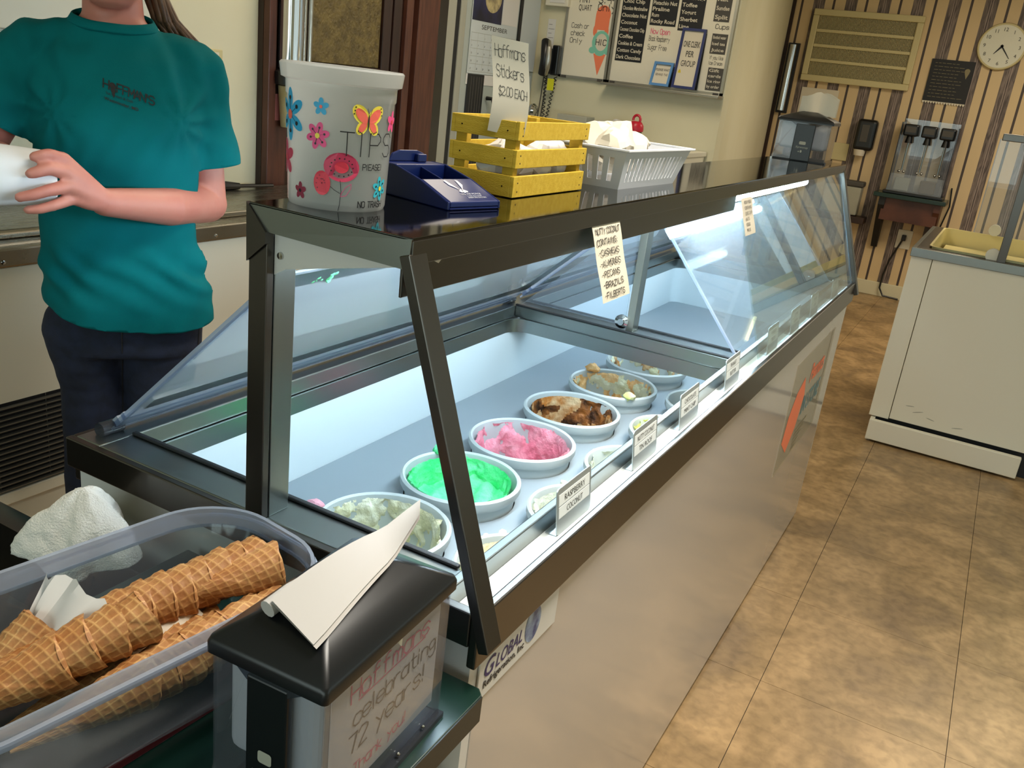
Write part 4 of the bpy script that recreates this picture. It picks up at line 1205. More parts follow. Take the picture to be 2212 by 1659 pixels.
def flower(u, v, r, n, col, ccol, dots=True, w=.32, a0=0., tall=1.):
    g = G()
    for i in range(n):
        a = a0 + 2 * PI * i / n
        put(g, [ell(u + r * .56 * math.cos(a), v + r * .56 * math.sin(a) * tall, r * .46, r * w * .72, math.atan2(math.sin(a) * tall, math.cos(a)), 14)], onb, mi=ix[col], lift=.0003)
        if dots:
            put(g, [ell(u + r * .6 * math.cos(a), v + r * .6 * math.sin(a) * tall, r * .09, r * .09, 0, 8)], onb, mi=ix['st_black'], lift=.0006)
            put(g, [[V((u + r * .1 * math.cos(a) - .0004, v + r * .1 * math.sin(a))), V((u + r * .1 * math.cos(a) + .0004, v + r * .1 * math.sin(a))), V((u + r * .58 * math.cos(a) + .0004, v + r * .58 * math.sin(a) * tall)), V((u + r * .58 * math.cos(a) - .0004, v + r * .58 * math.sin(a) * tall))]], onb, mi=ix['st_black'], lift=.0005)
    put(g, [ell(u, v, r * .2, r * .2, 0, 12)], onb, mi=ix[ccol], lift=.0008)
    return ob('flower_sticker', g, BM_, t, local=True)
flower(-.070, .096, .026, 6, 'st_cyan', 'st_coral', a0=PI / 2, tall=1.1)
flower(-.0225, .1085, .0092, 5, 'st_cyan', 'st_coral', False, .45, PI / 2)
flower(-.026, .0785, .0145, 6, 'st_pink', 'st_yellow', True, .4, .25)
flower(-.083, .05, .02, 5, 'st_rose', 'st_red', False, .4, .4)
flower(-.050, .0175, .0095, 5, 'st_wine', 'st_black', False, .45, .3)
flower(.061, .026, .0135, 6, 'st_teal', 'st_yellow', True, .36, PI / 2 + .2)
flower(.076, .098, .012, 5, 'st_pink', 'st_red', False, .42, .2)
# butterfly
g = G()
for s in (-1, 1):
    put(g, [ell(.033 + s * .0095, .1045, .0125, .0082, s * .75, 16), ell(.033 + s * .0075, .0915, .009, .0062, -s * .9, 14)], onb, mi=ix['st_yellow'], lift=.0003)
    put(g, [ell(.033 + s * .0085, .1035, .0098, .0052, s * .75, 14), ell(.033 + s * .0068, .092, .0068, .0038, -s * .9, 12)], onb, mi=ix['st_coral'], lift=.0006)
    for q in range(3): put(g, [ell(.033 + s * (.0165 + q * .0008), .112 - q * .0035, .0009, .0009, 0, 6), ell(.033 + s * (.0118 - q * .002), .0875 - q * .001, .0008, .0008, 0, 6)], onb, mi=ix['st_black'], lift=.0008)
    put(g, hand('l', .006, .0005)[0], onb, .033 + s * .001, .1055, .0008, ix['st_black'], rot=-s * .35)
put(g, [ell(.033, .0975, .001, .008, 0, 10)], onb, mi=ix['st_black'], lift=.001)
ob('butterfly_sticker', g, BM_, t, local=True)
# big red bloom on a stalk with a bud and a leaf
g = G()
put(g, [ell(.004, .048, .0215, .0155, -.05, 24)], onb, mi=ix['st_rose'], lift=.0004)
put(g, [ell(.004, .048, .0085, .0062, 0, 16)], onb, mi=ix['st_red'], lift=.0007)
for i in range(14): put(g, [ell(.004 + .0135 * math.cos(i * .449), .048 + .0095 * math.sin(i * .449), .0009, .0009, 0, 6)], onb, mi=ix['st_black'], lift=.0007)
put(g, [ell(-.019, .0295, .0105, .0132, .1, 18)], onb, mi=ix['st_red'], lift=.0005)
for i in range(12): put(g, [ell(-.019 + .007 * math.cos(i * 1.9) * (i % 3) / 2, .0295 + .009 * math.sin(i * 1.9) * (i % 3) / 2, .0008, .0008, 0, 6)], onb, mi=ix['st_wine'], lift=.0008)
def stroke(g, pts, th, mi, f=onb, lift=.0005):
    for a, b in zip(pts, pts[1:]):
        a, b = V(a), V(b); d = (b - a).normalized(); n = V((-d.y, d.x)) * th / 2
        put(g, [[a - n, b - n, b + n, a + n]], f, lift=lift, mi=mi)
stroke(g, [(.003, .034), (.0045, .022), (.0035, .008), (.002, .001)], .0007, ix['st_black'])
stroke(g, [(.0035, .02), (-.004, .0235), (-.009, .027)], .0006, ix['st_black'])
stroke(g, [(.004, .0165), (.011, .018), (.0165, .026), (.0165, .031), (.010, .027), (.005, .02), (.004, .0165)], .0006, ix['st_pink'])
ob('bloom_sticker', g, BM_, t, local=True)
g = G()
lines(g, [('TIPS', 'h', .0245, .0005, .061, 0, dict(th=.0012, adv=1.4, jit=.0)), ('PlEASE!', 'h', .0062, .030, .0465, 0, dict(th=.0009, adv=.8)), ('NO TRASH', 'h', .0066, .027, .0055, 0, dict(th=.0011, adv=.9))], onb)
ob('lettering', g, 'ink', t, local=True)

# navy coin tray: sloping front, two open bins, emblem
t = thing('coin_tray', 'navy blue plastic change tray with a silver winged emblem', 'tray', (-.206, .186, ZT), math.radians(-14))
def mt(name, g, m='navy_plastic', bev=.0015): return ob(name, g, m, t, bev=bev, local=True)
L_, W2, HH = .135, .09, .045    # along -x, along y
# local: x 0 at the low front edge, negative towards the back
def side(y0, y1): return G().prism([(0, y0, 0), (0, y0, .010), (-.055, y0, .029), (-.105, y0, .040), (-L_, y0, .040), (-L_, y0, 0)], (0, y1 - y0, 0))
mt('side_wall', side(0, .003)); mt('side_wall', side(W2 - .003, W2))
mt('floor', G().box((-L_, .003, 0), (0, W2 - .003, .003)))
sl = mt('sloping_face', G().prism([(0, .003, .010), (-.055, .003, .029), (-.06, .003, .027), (-.003, .003, .003), (0, .003, .003)], (0, W2 - .006, 0)))
mt('divider', G().prism([(-.06, W2 / 2 - .001, .003), (-.06, W2 / 2 - .001, .027), (-.105, W2 / 2 - .001, .037), (-.105, W2 / 2 - .001, .003)], (0, .002, 0)))
mt('back_block', G().box((-L_, .003, .003), (-.105, W2 - .003, .0395)))
mt('back_lip', G().prism([(-L_, .012, .0395), (-L_, .018, .050), (-L_, .03, .054), (-L_, W2 - .03, .054), (-L_, W2 - .018, .050), (-L_, W2 - .012, .0395)], (.004, 0, 0)))
mt('clip', G().box((-L_ + .004, W2 - .035, .0395), (-L_ + .012, W2 - .02, .05)), 'navy_plastic')
fsl = frame((0, 0, .010), (0, 1, 0), (-.055, 0, .019))
mat('silver_print', 'c9ccd4', .4)
g = G()
A = lambda *p: [V((a, b)) for a, b in p]
EM = [A((.0465, .0315), (.0555, .043), (.0560, .0545), (.0525, .0555), (.0495, .043)), A((.0415, .0315), (.0325, .043), (.0320, .0545), (.0355, .0555), (.0385, .043)),
        A((.0365, .0270), (.0432, .0335), (.0432, .0285), (.0395, .0235)), A((.0515, .0270), (.0448, .0335), (.0448, .0285), (.0485, .0235)), ell(.044, .0255, .0025, .0025)]
for p_ in EM:
    for q_ in p_: q_.y -= .002
put(g, EM, fsl, lift=.0006, dx=.002)
ob('emblem', g, 'silver_print', sl, local=True)
g = G(); lines(g, [('U.S. AIR FORCE', 'p', .0034, .053, .0165, .5, {}), ('1-800-423-USAF', 'p', .0026, .055, .0120, .5, {}), ('AIRFORCE.COM', 'p', .0030, .056, .0075, .5, {})], fsl, lift=.0006)
ob('lettering', g, 'silver_print', sl, local=True)

# slatted yellow crate, its paper sign and bundles
t = thing('wooden_crate', 'small yellow slatted wooden crate', 'crate', (-.275, .487, ZT))
cx0, cx1, cy0, cy1 = -.332, -.222, .372, .602
for zi, (a, b) in enumerate(((0, .030), (.040, .066), (.077, .103))):
    for nm, lo, hi in (('slat', (cx1 - .006, cy0, a), (cx1, cy1, b)), ('slat', (cx0, cy0, a), (cx0 + .006, cy1, b)), ('slat', (cx0 + .006, cy0, a), (cx1 - .006, cy0 + .006, b)), ('slat', (cx0 + .006, cy1 - .006, a), (cx1 - .006, cy1, b))):
        q = rnd.uniform(-.0012, .0012)
        s_ = ob(nm, G().box((lo[0], lo[1], ZT + lo[2] + .001 + q * (zi > 0)), (hi[0], hi[1], ZT + hi[2] + q)), 'crate_yellow', t, bev=.0008)
        g = G()
        if lo[0] > cx1 - .007:
            for y in (cy0 + .012, cy1 - .012):
                for z in (.3, .7): g.cyl((hi[0] - .001, y, ZT + lo[2] + (hi[2] - lo[2]) * z), (hi[0] + .0004, y, ZT + lo[2] + (hi[2] - lo[2]) * z), .0012, n=6)
        elif lo[1] == cy0:
            for x in (cx0 + .018, cx1 - .018):
                g.cyl((x, lo[1] + .001, ZT + (lo[2] + hi[2]) / 2), (x, lo[1] - .0004, ZT + (lo[2] + hi[2]) / 2), .0012, n=6)
        if g.bm.verts: ob('nail', g, 'crate_nail', s_, kind='stuff')
        else: g.bm.free()
for x in (cx0 + .006, cx1 - .024):
    for y in (cy0 + .006, cy1 - .018): ob('corner_post', G().box((x, y, ZT + .001), (x + .018, y + .012, ZT + .101)), 'crate_yellow', t, bev=.0008)
for i in range(4): ob('bottom_slat', G().box((cx0 + .006 + i * .025, cy0 + .018, ZT + .0005), (cx0 + .027 + i * .025, cy1 - .018, ZT + .005)), 'crate_yellow', t)
for i, (x, y, z, sx, sy, sz) in enumerate(((-.275, .42, .04, .03, .035, .03), (-.272, .49, .035, .034, .038, .026), (-.27, .552, .04, .032, .032, .03))):
    bag('sticker_bundle', ['white paper bundle inside the yellow crate, nearest its sign', 'white paper bundle in the middle of the yellow crate', 'white paper bundle at the far end of the yellow crate'][i], (x, y, ZT + z), (sx, sy, sz), 'paper_white', i + 20, 'paper')
t = thing('paper_sign', 'curled cream handwritten sign for stickers standing in the yellow crate', 'sign', (-.245, .365, ZT + .09))
def sgn(u, v, k=0.):
    b = V((-.270, .3685 - .0, ZT + .0865))
    x = V((.93, .36, 0)).normalized()
    n = V((x.y, -x.x, 0))
    bend = .0045 * math.sin(v / .125 * 2 * PI * .9 + .4)
    return b + x * (u + .004 * math.sin(v * 38) - .03 * v) + n * (bend * (1 - u * 12) + k) + V((0, 0, v - .10 * u))
g = G()
rr = [[sgn(.051 * i / 6, .122 * j / 14) for i in range(7)] for j in range(15)]
g.rings(rr, False, False)
sh = ob('sheet', g, 'paper', t, True)
g = G(); lines(g, [('Hoffmans', 'h', .0155, .0045, .098, 0, dict(th=.0010, adv=.35, jit=.04, w=.042)), ('Stickers', 'h', .0150, .0055, .073, 0, dict(th=.0010, adv=.4, jit=.04, w=.038)), ('$2.00 EACH', 'h', .0115, .0085, .0495, 0, dict(th=.0009, adv=.4, jit=.05, w=.039))], sgn)
ob('lettering', g, 'ink_soft', sh)

# white slotted basket with paper bags
t = thing('slotted_basket', 'white plastic basket with slotted sides on the canopy', 'basket', (-.25, .83, ZT))
bt = [(-.295, .694), (-.197, .694), (-.190, .952), (-.295, .952)]
tp = [(-.305, .676), (-.183, .676), (-.172, .972), (-.305, .972)]
HBK = .064
def wallp(a0, a1, b0, b1, n, z0=.012, z1=.052, th=.002, duty=.5):
    """sloping wall from bottom edge a0-a1 to top edge b0-b1 with n slots"""
    P = lambda s, z: V((a0[0] + (a1[0] - a0[0]) * s, a0[1] + (a1[1] - a0[1]) * s, 0)).lerp(V((b0[0] + (b1[0] - b0[0]) * s, b0[1] + (b1[1] - b0[1]) * s, 0)), z / HBK) + V((0, 0, ZT + z))
    d = V((a1[0] - a0[0], a1[1] - a0[1], 0)).normalized(); nn = V((-d.y, d.x, 0)) * th
    g = G()
    def cell(s0, s1, za, zb): g.prism([P(s0, za), P(s1, za), P(s1, zb), P(s0, zb)], nn)
    cell(0, 1, 0, z0); cell(0, 1, z1, HBK)
    m_ = .07
    pitch = (1 - 2 * m_) / n
    cell(0, m_, z0, z1)
    for i in range(n):
        s = m_ + pitch * i
        cell(s + pitch * duty, s + pitch, z0, z1)
    cell(1 - m_, 1, z0, z1)
    return g
for i, n_ in ((0, 5), (1, 15), (2, 5), (3, 15)):
    ob('slotted_side', wallp(bt[i], bt[(i + 1) % 4], tp[i], tp[(i + 1) % 4], n_, duty=.42 if n_ == 15 else .46), 'basket_white', t)
ob('bottom', G().prism([(x, y, ZT + .001) for x, y in bt], (0, 0, .003)), 'basket_white', t)
for i in range(4):
    a, b = tp[i], tp[(i + 1) % 4]
    d = V((b[0] - a[0], b[1] - a[1], 0)).normalized(); nn = V((d.y, -d.x, 0)) * .007
    pa, pb = V((a[0], a[1], ZT + HBK)), V((b[0], b[1], ZT + HBK))
    ob('rim_bar', G().prism([pa - d * .007, pb + d * .007, pb + d * .007 + nn, pa - d * .007 + nn], (0, 0, .004)), 'basket_white', t, bev=.001)
for i, (c, s) in enumerate((((-.245, .735, ZT + .075), (.045, .05, .034)), ((-.25, .83, ZT + .066), (.04, .055, .022)), ((-.25, .765, ZT + .035), (.042, .07, .026)))):
    bag('paper_bag', ['tall folded cream paper bag in the near end of the white basket', 'low crumpled paper bag spilling over the basket rim', 'paper bag seen through the slots of the white basket'][i], c, s, 'paper', 40 + i, 'bag')

# napkin boxes: clear body, black face, black lid with an oval slot
def napkin_box(label, loc, rz, L, Wd, H, sign=None):
    """local x = width (short face at y=0 towards -y), y = length"""
    t = thing('napkin_dispenser', label, 'napkin dispenser', loc, rz)
    hw = Wd / 2
    def q(name, g, m, bev=0., p=t, **k): return ob(name, g, m, p, bev=bev, local=True, **k)
    th = .002
    bh = H * .80
    fl = .012
    # clear body panels, flared a little at the foot
    for nm, pts, d in (('front_panel', [(-hw - fl * .4, -fl * .6, .004), (-hw, 0, .03), (-hw, 0, bh), (-hw * .32, 0, bh), (-hw * .32, 0, .004)], (0, th, 0)), ('front_panel', [(hw * .42, 0, .004), (hw * .42, 0, bh), (hw, 0, bh), (hw, 0, .03), (hw + fl * .4, -fl * .6, .004)], (0, th, 0)),
                       ('back_panel', [(-hw, L, .004), (-hw, L, bh), (hw, L, bh), (hw, L, .004)], (0, -th, 0)),
                       ('side_panel', [(-hw, th, .004), (-hw, th, bh), (-hw, L - th, bh), (-hw, L - th, .004)], (th, 0, 0)), ('side_panel', [(hw, th, .004), (hw, th, bh), (hw, L - th, bh), (hw, L - th, .004)], (-th, 0, 0))):
        q(nm, G().prism(pts, d), 'clear_plastic')
    q('foot_strip', G().box((hw - th, 0, .0), (hw + .006, L, .006)), 'smoke_plastic')
    q('base', G().box((-hw, 0, 0), (hw, L, .004)), 'matte_black')
    fa = q('face_plate', G().box((-hw * .32, -.004, .001), (hw * .42, .004, bh - .008)), 'black_plastic', .002)
    q('arch', G().prism([(-hw * .62, -.0035, bh), (-hw * .32, -.0035, bh - .014), (hw * .42, -.0035, bh - .014), (hw * .8, -.0035, bh)], (0, .006, 0)), 'smoke_plastic')
    ff = frame((-hw * .32, -.0042, 0), (1, 0, 0), (0, 0, 1))
    fw = hw * .74
    g = G()
    put(g, [rrect(fw * .33, bh * .42, fw * .67, bh * .50, .003)], ff)
    ps, wd = printed('Xpressnap', fw * .105, shear=.2); put(g, ps, ff, fw / 2 - wd / 2, bh * .33)
    put(g, [ell(fw * .5, bh * .25, fw * .05, fw * .07), ell(fw * .38, bh * .24, fw * .03, fw * .035)], ff)
    q('lettering', g, 'grey_metal', p=fa)
    # stack of napkins behind the panels
    g = G()
    g.box((-hw + .007, .008, bh * .30), (hw - .009, L - .012, bh * .97))
    q('napkin_stack', g, 'paper_white', .012, seg=4)
    # lid: soft four sided roof with an oval mouth
    n = 40
    def ringp(sx, sy, z, r):
        pr = rrect(-hw * sx, L / 2 - L / 2 * sy, hw * sx, L / 2 + L / 2 * sy, r, 9)
        return [(p.x, p.y, z) for p in pr]
    o1, o2, z0 = 1.08, 1.05, bh - .004
    rs = [ringp(o1 - .03, o2 - .02, z0, .004), ringp(o1, o2, z0, .005), ringp(o1, o2, z0 + H * .05, .005), ringp(o1 - .03, o2 - .02, z0 + H * .075, .006)]
    m_ = len(rs[0])
    base = rs[-1]
    el = []
    for p in base:
        a = math.atan2((p[1] - L / 2) / (L / 2), p[0] / hw)
        el.append((hw * .36 * math.cos(a), L / 2 + L * .33 * math.sin(a), H))
    mid = [V(a).lerp(V(b), .55) + V((0, 0, H * .006)) for a, b in zip(base, el)]
    mid2 = [V(a).lerp(V(b), .85) + V((0, 0, H * .004)) for a, b in zip(base, el)]
    inn = [(x * .93, L / 2 + (y - L / 2) * .96, z - .014) for x, y, z in el]
    q('lid', G().rings(rs + [mid, mid2, el, inn], True, False), 'black_plastic', smooth=True, angle=40)
    q('mouth', G().prism([(x * .99, L / 2 + (y - L / 2) * .99, H - .016) for x, y, z in el], (0, 0, .002)), 'paper_white')
    if sign: sign(t, hw, L, bh)
    return t
def near_sign(t, hw, L, bh):
    sh = ob('insert_sheet', G().prism([(hw - .0045, .016, .022), (hw - .0045, L - .010, .022), (hw - .0045, L - .010, bh - .008), (hw - .0045, .016, bh - .008)], (-.0006, 0, 0)), 'paper_white', t, local=True)
    ob('peeled_corner', G().prism([(hw - .003, L * .50, bh - .004), (hw + .001, L * .56, bh - .004), (hw + .001, L * .555, bh - .018)], (-.0005, 0, 0)), 'paper', t, local=True)
    f = frame((hw - .0043, .016, .022), (0, 1, 0), (0, 0, 1))
    wd = L - .026; hh = bh - .03
    g = G(); lines(g, [('Hoffmans', 'h', .020, wd * .52, hh * .76, .5, dict(th=.0016, adv=.8, jit=.02))], f); put(g, [rect(wd * .22, hh * .735, wd * .85, hh * .745)], f)
    lines(g, [('Thank you!', 'h', .012, wd * .46, hh * .10, .5, dict(th=.0012, adv=.7))], f)
    ob('lettering', g, 'st_pink', sh, local=True)
    g = G(); lines(g, [('celebrating', 'h', .018, wd * .58, hh * .54, .5, dict(th=.0016, adv=.5, jit=.02)), ('72 years!', 'h', .020, wd * .52, hh * .32, .5, dict(th=.0017, adv=.7, jit=.02))], f)
    ob('lettering', g, 'ink_soft', sh, local=True)
    g = G()
    for y in (.03, .075, .12, .165): g.ball((hw + .002, y, .010), .0022, 6)
    ob('rivet', g, 'chrome', t, local=True, kind='stuff')
t = napkin_box('large steel and black napkin box at the far end of the canopy', (-.245, 2.33, ZT), math.radians(4), .2, .165, .155)
g = G()
pk = [(-.012, .02), (.03, .09), (.02, .16)]
gg = lambda u, v, k=0.: V((-.03 + u * .9, .10 + .02 * math.sin(u * 40), .146 + v)) + V((0, k, 0))
for sgn_ in (0, 1):
    rr = [[V((-.04 + .115 * i / 8, .085 + .04 * sgn_ + .012 * math.sin(i * .9 + sgn_), .145 + .075 * j / 8 * (1 - .28 * abs(i - 4 - sgn_) / 4) + .002 * math.sin(i * 2 + j))) for i in range(9)] for j in range(9)]
    g.rings(rr, False, False)
ob('pulled_napkin', g, 'paper', t, True, local=True)
# ------------------------------------------------------------------ green shelf at the near end of the cabinet
ZS = .849
t = thing('side_shelf', 'dark green laminate shelf at the near end of the freezer', 'shelf', (-.2, -.3, 0))
ob('top', G().prism([(-.44, -.62, ZS - .034), (.019, -.62, ZS - .034), (.019, -.012, ZS - .034), (.011, -.004, ZS - .034), (-.44, -.004, ZS - .034)], (0, 0, .034)), ['laminate_green'], t, bev=.0012)
ob('edge_strip', G().box((.019, -.62, ZS - .0335), (.0205, -.013, ZS - .001)), 'laminate_edge', t)
ob('support', G().box((-.42, -.04, .0), (-.03, -.008, ZS - .034)), 'freezer_side', t)
ob('support', G().box((-.42, -.6, .0), (-.39, -.04, ZS - .034)), 'freezer_side', t)
tag(ob('red_board', G().prism([(-.40, -.60, ZS), (-.215, -.60, ZS), (-.178, -.10, ZS), (-.36, -.10, ZS)], (0, 0, .011)), 'red_board', bev=.002), 'dark red board under the clear cone bin on the green shelf', 'board')

ZBN = ZS + .011
BA = math.radians(-8)
bc = V((-.25, -.273, 0))
BMX = M.Translation(V((bc.x, bc.y, ZBN))) @ M.Rotation(BA, 4, 'Z')
t = thing('cone_bin', 'clear plastic bin full of waffle cones on the red board', 'bin', mx=BMX)
def rr3(w, l, r, z): return [(p.x, p.y, z) for p in rrect(-w / 2, -l / 2, w / 2, l / 2, r, 9)]
wall = [rr3(.118, .330, .045, 0), rr3(.128, .340, .05, .003), rr3(.196, .402, .072, .112)]
ob('body', G().rings(wall + [rr3(.193, .399, .0705, .112), rr3(.125, .337, .0485, .005)], True, True), 'bin_plastic', t, True, local=True)
ob('rim', G().rings([rr3(.196, .402, .072, .108), rr3(.206, .412, .077, .109), rr3(.209, .415, .0785, .127), rr3(.206, .412, .077, .131), rr3(.199, .405, .0735, .130), rr3(.197, .403, .0725, .112), rr3(.196, .402, .072, .108)], True, False), 'bin_rim', t, True, local=True)
ob('rim_ledge', G().rings([rr3(.209, .415, .0785, .118), rr3(.216, .422, .082, .117), rr3(.216, .422, .082, .120), rr3(.209, .415, .0785, .121)], True, False), 'bin_rim', t, True, local=True)

def waffle(m):
    """grid round the cone axis, grooves coloured darker than the ridges"""
    nt = m.node_tree; L = nt.links; b = nt.nodes['Principled BSDF']
    tc = nt.nodes.new('ShaderNodeTexCoord'); sp = nt.nodes.new('ShaderNodeSeparateXYZ'); L.new(tc.outputs['Object'], sp.inputs[0])
    def mth(op, *v):
        n = nt.nodes.new('ShaderNodeMath'); n.operation = op
        for k, x in enumerate(v):
            if hasattr(x, 'links'): L.new(x, n.inputs[k])
            else: n.inputs[k].default_value = x
        return n.outputs[0]
    an = mth('ARCTAN2', sp.outputs['Y'], sp.outputs['X'])
    s_ = mth('MULTIPLY', sp.outputs['Z'], 1 / .122)
    w1 = mth('ABSOLUTE', mth('SINE', mth('MULTIPLY_ADD', an, 9., mth('MULTIPLY', s_, 9.))))
    w2 = mth('ABSOLUTE', mth('SINE', mth('MULTIPLY_ADD', an, -2., mth('MULTIPLY', s_, 38.))))
    f = mth('SMOOTHSTEP', .0, 1., .5) if False else mth('MINIMUM', mth('MULTIPLY', mth('MINIMUM', w1, w2), 2.2), 1.)
    src = b.inputs['Base Color'].links[0].from_socket
    mx = nt.nodes.new('ShaderNodeMix'); mx.data_type = 'RGBA'; mx.blend_type = 'MULTIPLY'
    L.new(mth('MULTIPLY', f, .55), mx.inputs[0])
    L.new(src, mx.inputs['A']); mx.inputs['B'].default_value = lin('a8683a')
    L.new(mx.outputs['Result'], b.inputs['Base Color'])
waffle(MATS['cone'])
# waffle cones: one mesh, nested rows of copies
CL, CR = .122, .0265
def cone_mesh():
    g = G(); n, m_ = 72, 60
    rr = []
    for j in range(m_ + 1):
        s = j / m_
        z = CL * s
        r0 = .0012 + (CR - .0012) * s ** .96
        ring = []
        for i in range(n):
            a = 2 * PI * i / n
            k = 1 if s > .06 else 0
            w1 = abs(math.sin(a * 9 + s * 9)); w2 = abs(math.sin(s * 38 - a * 2))
            d = .0013 * (1 - min(1, min(w1, w2) * 2.2)) * k * (.4 + .6 * s)
            sp = (a / (2 * PI) - s * .55) % 1
            d += .0010 * (sp < .5) * min(1, s * 4)
            r = r0 + d
            ring.append((r * math.cos(a), r * math.sin(a), z + (.004 * math.sin(a * 2 + .5) if j == m_ else 0)))
        rr.append(ring)
    inn = [[(x * q, y * q, CL * s + .001) for x, y, _ in rr[-1]] for q, s in ((.90, .995), (.75, .82), (.4, .45), (.02, .08))]
    g.rings(rr + inn, True, True)
    return g
def aim(p, d, roll=0.):
    return M.Translation(V(p)) @ V(d).to_track_quat('Z', 'Y').to_matrix().to_4x4() @ M.Rotation(roll, 4, 'Z')
c0 = ob('waffle_cone', cone_mesh(), 'cone', smooth=True, angle=70)
first = [True]
def cone(p, d, label, group=None, roll=0.):
    o = c0 if first[0] else c0.copy()
    if not first[0]: C.objects.link(o)
    first[0] = False
    m = aim(p, d, roll)
    o.location, o.rotation_euler = m.to_translation(), m.to_euler()
    o['label'] = label; o['category'] = 'cone'
    if group: o['group'] = group
    return o
ORD = ['first', 'second', 'third', 'fourth', 'fifth', 'sixth', 'seventh', 'eighth', 'ninth', 'tenth']
def row(mouth, d, n, sp, name, group):
    d = V(d).normalized()
    for i in range(n):
        p = V(mouth) - d * (CL + sp * i) + V((rnd.uniform(-.001, .001), 0, rnd.uniform(-.001, .001)))
        cone(p, d, 'waffle cone, %s from the mouth of the %s' % (ORD[i], name), group, rnd.uniform(0, 6))
row((-.237, -.083, .953), (.25, .96, .09), 9, .0215, 'long back row', 'cones in the long back row')
row((-.188, -.108, .922), (.12, .99, .03), 8, .022, 'low near row', 'cones in the low near row')
row((-.231, -.236, .962), (.34, .91, .22), 4, .026, 'short stack on top', 'cones in the short top stack')
row((-.232, -.15, .900), (.14, .98, .02), 6, .022, 'hidden bottom row', 'cones in the hidden bottom row')
cone((-.338, -.395, .888), (.22, .88, .42), 'single waffle cone at the left with white paper in its mouth', None, 2.)
cone((-.262, -.197, .945), (.45, .88, .10), 'smooth sided waffle cone lying across the long back row', None, .6)
t = None
g = G()
rr = []
for j in range(11):
    ring = []
    for i in range(13):
        u, v = i / 12 - .5, j / 10
        a = u * 2.1
        r = .018 + .026 * v
        ring.append((-.308 + r * math.sin(a) * 1.25 + .012 * v, -.292 + .028 * v - .012 * math.cos(a) * (1 - v) + .004 * math.sin(u * 14 + v * 3), .938 + .052 * v - .016 * v * v * abs(u) * 2 + .003 * math.sin(u * 22)))
    rr.append(ring)
g.rings(rr, False, False)
tag(ob('paper_wrap', g, 'paper_white', smooth=True), 'crinkled white paper sticking out of the left waffle cone', 'paper')
g = G()
rr = [[(-.262 + .05 * i / 8, -.232 + .10 * j / 8 * .5 + .035 * i / 8, .915 + .012 * math.sin(i * .8) + .01 * j / 8) for i in range(9)] for j in range(9)]
g.rings(rr, False, False)
tag(ob('paper_wrap', g, 'paper', smooth=True), 'flat cream paper sheets lying in the bin behind the cones', 'paper')

t = napkin_box('black lidded clear napkin box with a handwritten sign, near on the green shelf', (-.050, -.268, ZS), math.radians(3.0), .200, .116, .196, near_sign)
# the napkin pulled out of the slot: two folded leaves and a rolled edge
g = G()
def leaf(off, s):
    rr = []
    for j in range(13):
        v = j / 12
        ring = []
        for i in range(9):
            u = i / 8
            x = -.018 + .052 * u * s
            y = .024 + .190 * v + .02 * u * (1 - v) - .030 * u
            z = .2045 + off + .012 * math.sin(v * PI) * (1 - u * .6) - .016 * u * (1 - v) + .004 * v + (.020 * max(0, v - .72) / .28)
            x = .018 + (x - .018) * (1 - .75 * max(0, v - .1))
            ring.append((x, y, z))
        rr.append(ring)
    return rr
g.rings(leaf(0, 1.), False, False); g.rings(leaf(-.003, 1.06), False, False)
ob('pulled_napkin', g, 'napkin', t, True, local=True)
ob('rolled_edge', G().tube([(-.022, .024, .194), (-.019, .05, .199), (-.014, .08, .204), (-.006, .11, .208)], [.008, .0075, .005, .0015], 12), 'napkin', t, True, local=True)

# steel sink beside the cabinet, towel over its rim
t = thing('dipper_sink', 'dark steel dipper sink beyond the cone bin', 'sink', (-.72, -.25, 0))
def rz_(x0, x1, y0, y1, r, z): return [(p.x, p.y, z) for p in rrect(x0, y0, x1, y1, r, 6)]
ob('basin', G().rings([rz_(-1.10, -.46, -.62, -.03, .04, .60), rz_(-1.10, -.46, -.62, -.03, .04, .80), rz_(-1.09, -.47, -.61, -.04, .04, .806), rz_(-1.06, -.50, -.58, -.07, .06, .804), rz_(-1.05, -.51, -.57, -.08, .06, .70), rz_(-1.02, -.54, -.54, -.11, .05, .69)], True, True), 'steel_dark', t, True)
for x in (-1.06, -.52):
    for y in (-.58, -.08): ob('leg', G().cyl((x, y, 0), (x, y, .61), .018, n=12), 'steel', t, True)
ob('drain', G().lathe([(.03, .001), (.024, .004), (.001, .003)], (-.8, -.32, .69), 24), 'chrome', t, True)
g = G()
rr = []
for j in range(40):
    v = j / 39
    ring = []
    for i in range(96):
        a = 2 * PI * i / 96
        r = .066 * max(0., 1 - v ** 1.9) ** .8
        fold = 1 + .20 * math.sin(3 * a + 1.0 + 1.4 * v) + .13 * math.sin(5 * a - 1.6 * v + .5) + .075 * (1 - abs(math.sin(4.5 * a + 2.2 * v)))
        r *= 1 + (fold - 1) * (1 - .45 * v)
        lean = .012 * v
        p = V((r * math.cos(a) * 1.02 + lean, r * math.sin(a) * .9, -.030 + .098 * v + .010 * math.sin(3 * a + 1.) * (1 - v)))
        q = p * 60
        p += V((noise.noise(q), noise.noise(q + V((7, 0, 0))), noise.noise(q + V((0, 9, 0))))) * .0032
        q = p * 420
        p += V((noise.noise(q), noise.noise(q + V((7, 0, 0))), noise.noise(q + V((0, 9, 0))))) * .0009
        ring.append(p + V((-.552, -.078, .866)))
    rr.append(ring)
g.rings(rr, True, True)
tag(ob('terry_towel', g, 'towel', smooth=True, angle=180), 'crumpled white terry towel on the steel sink by the freezer corner', 'towel')

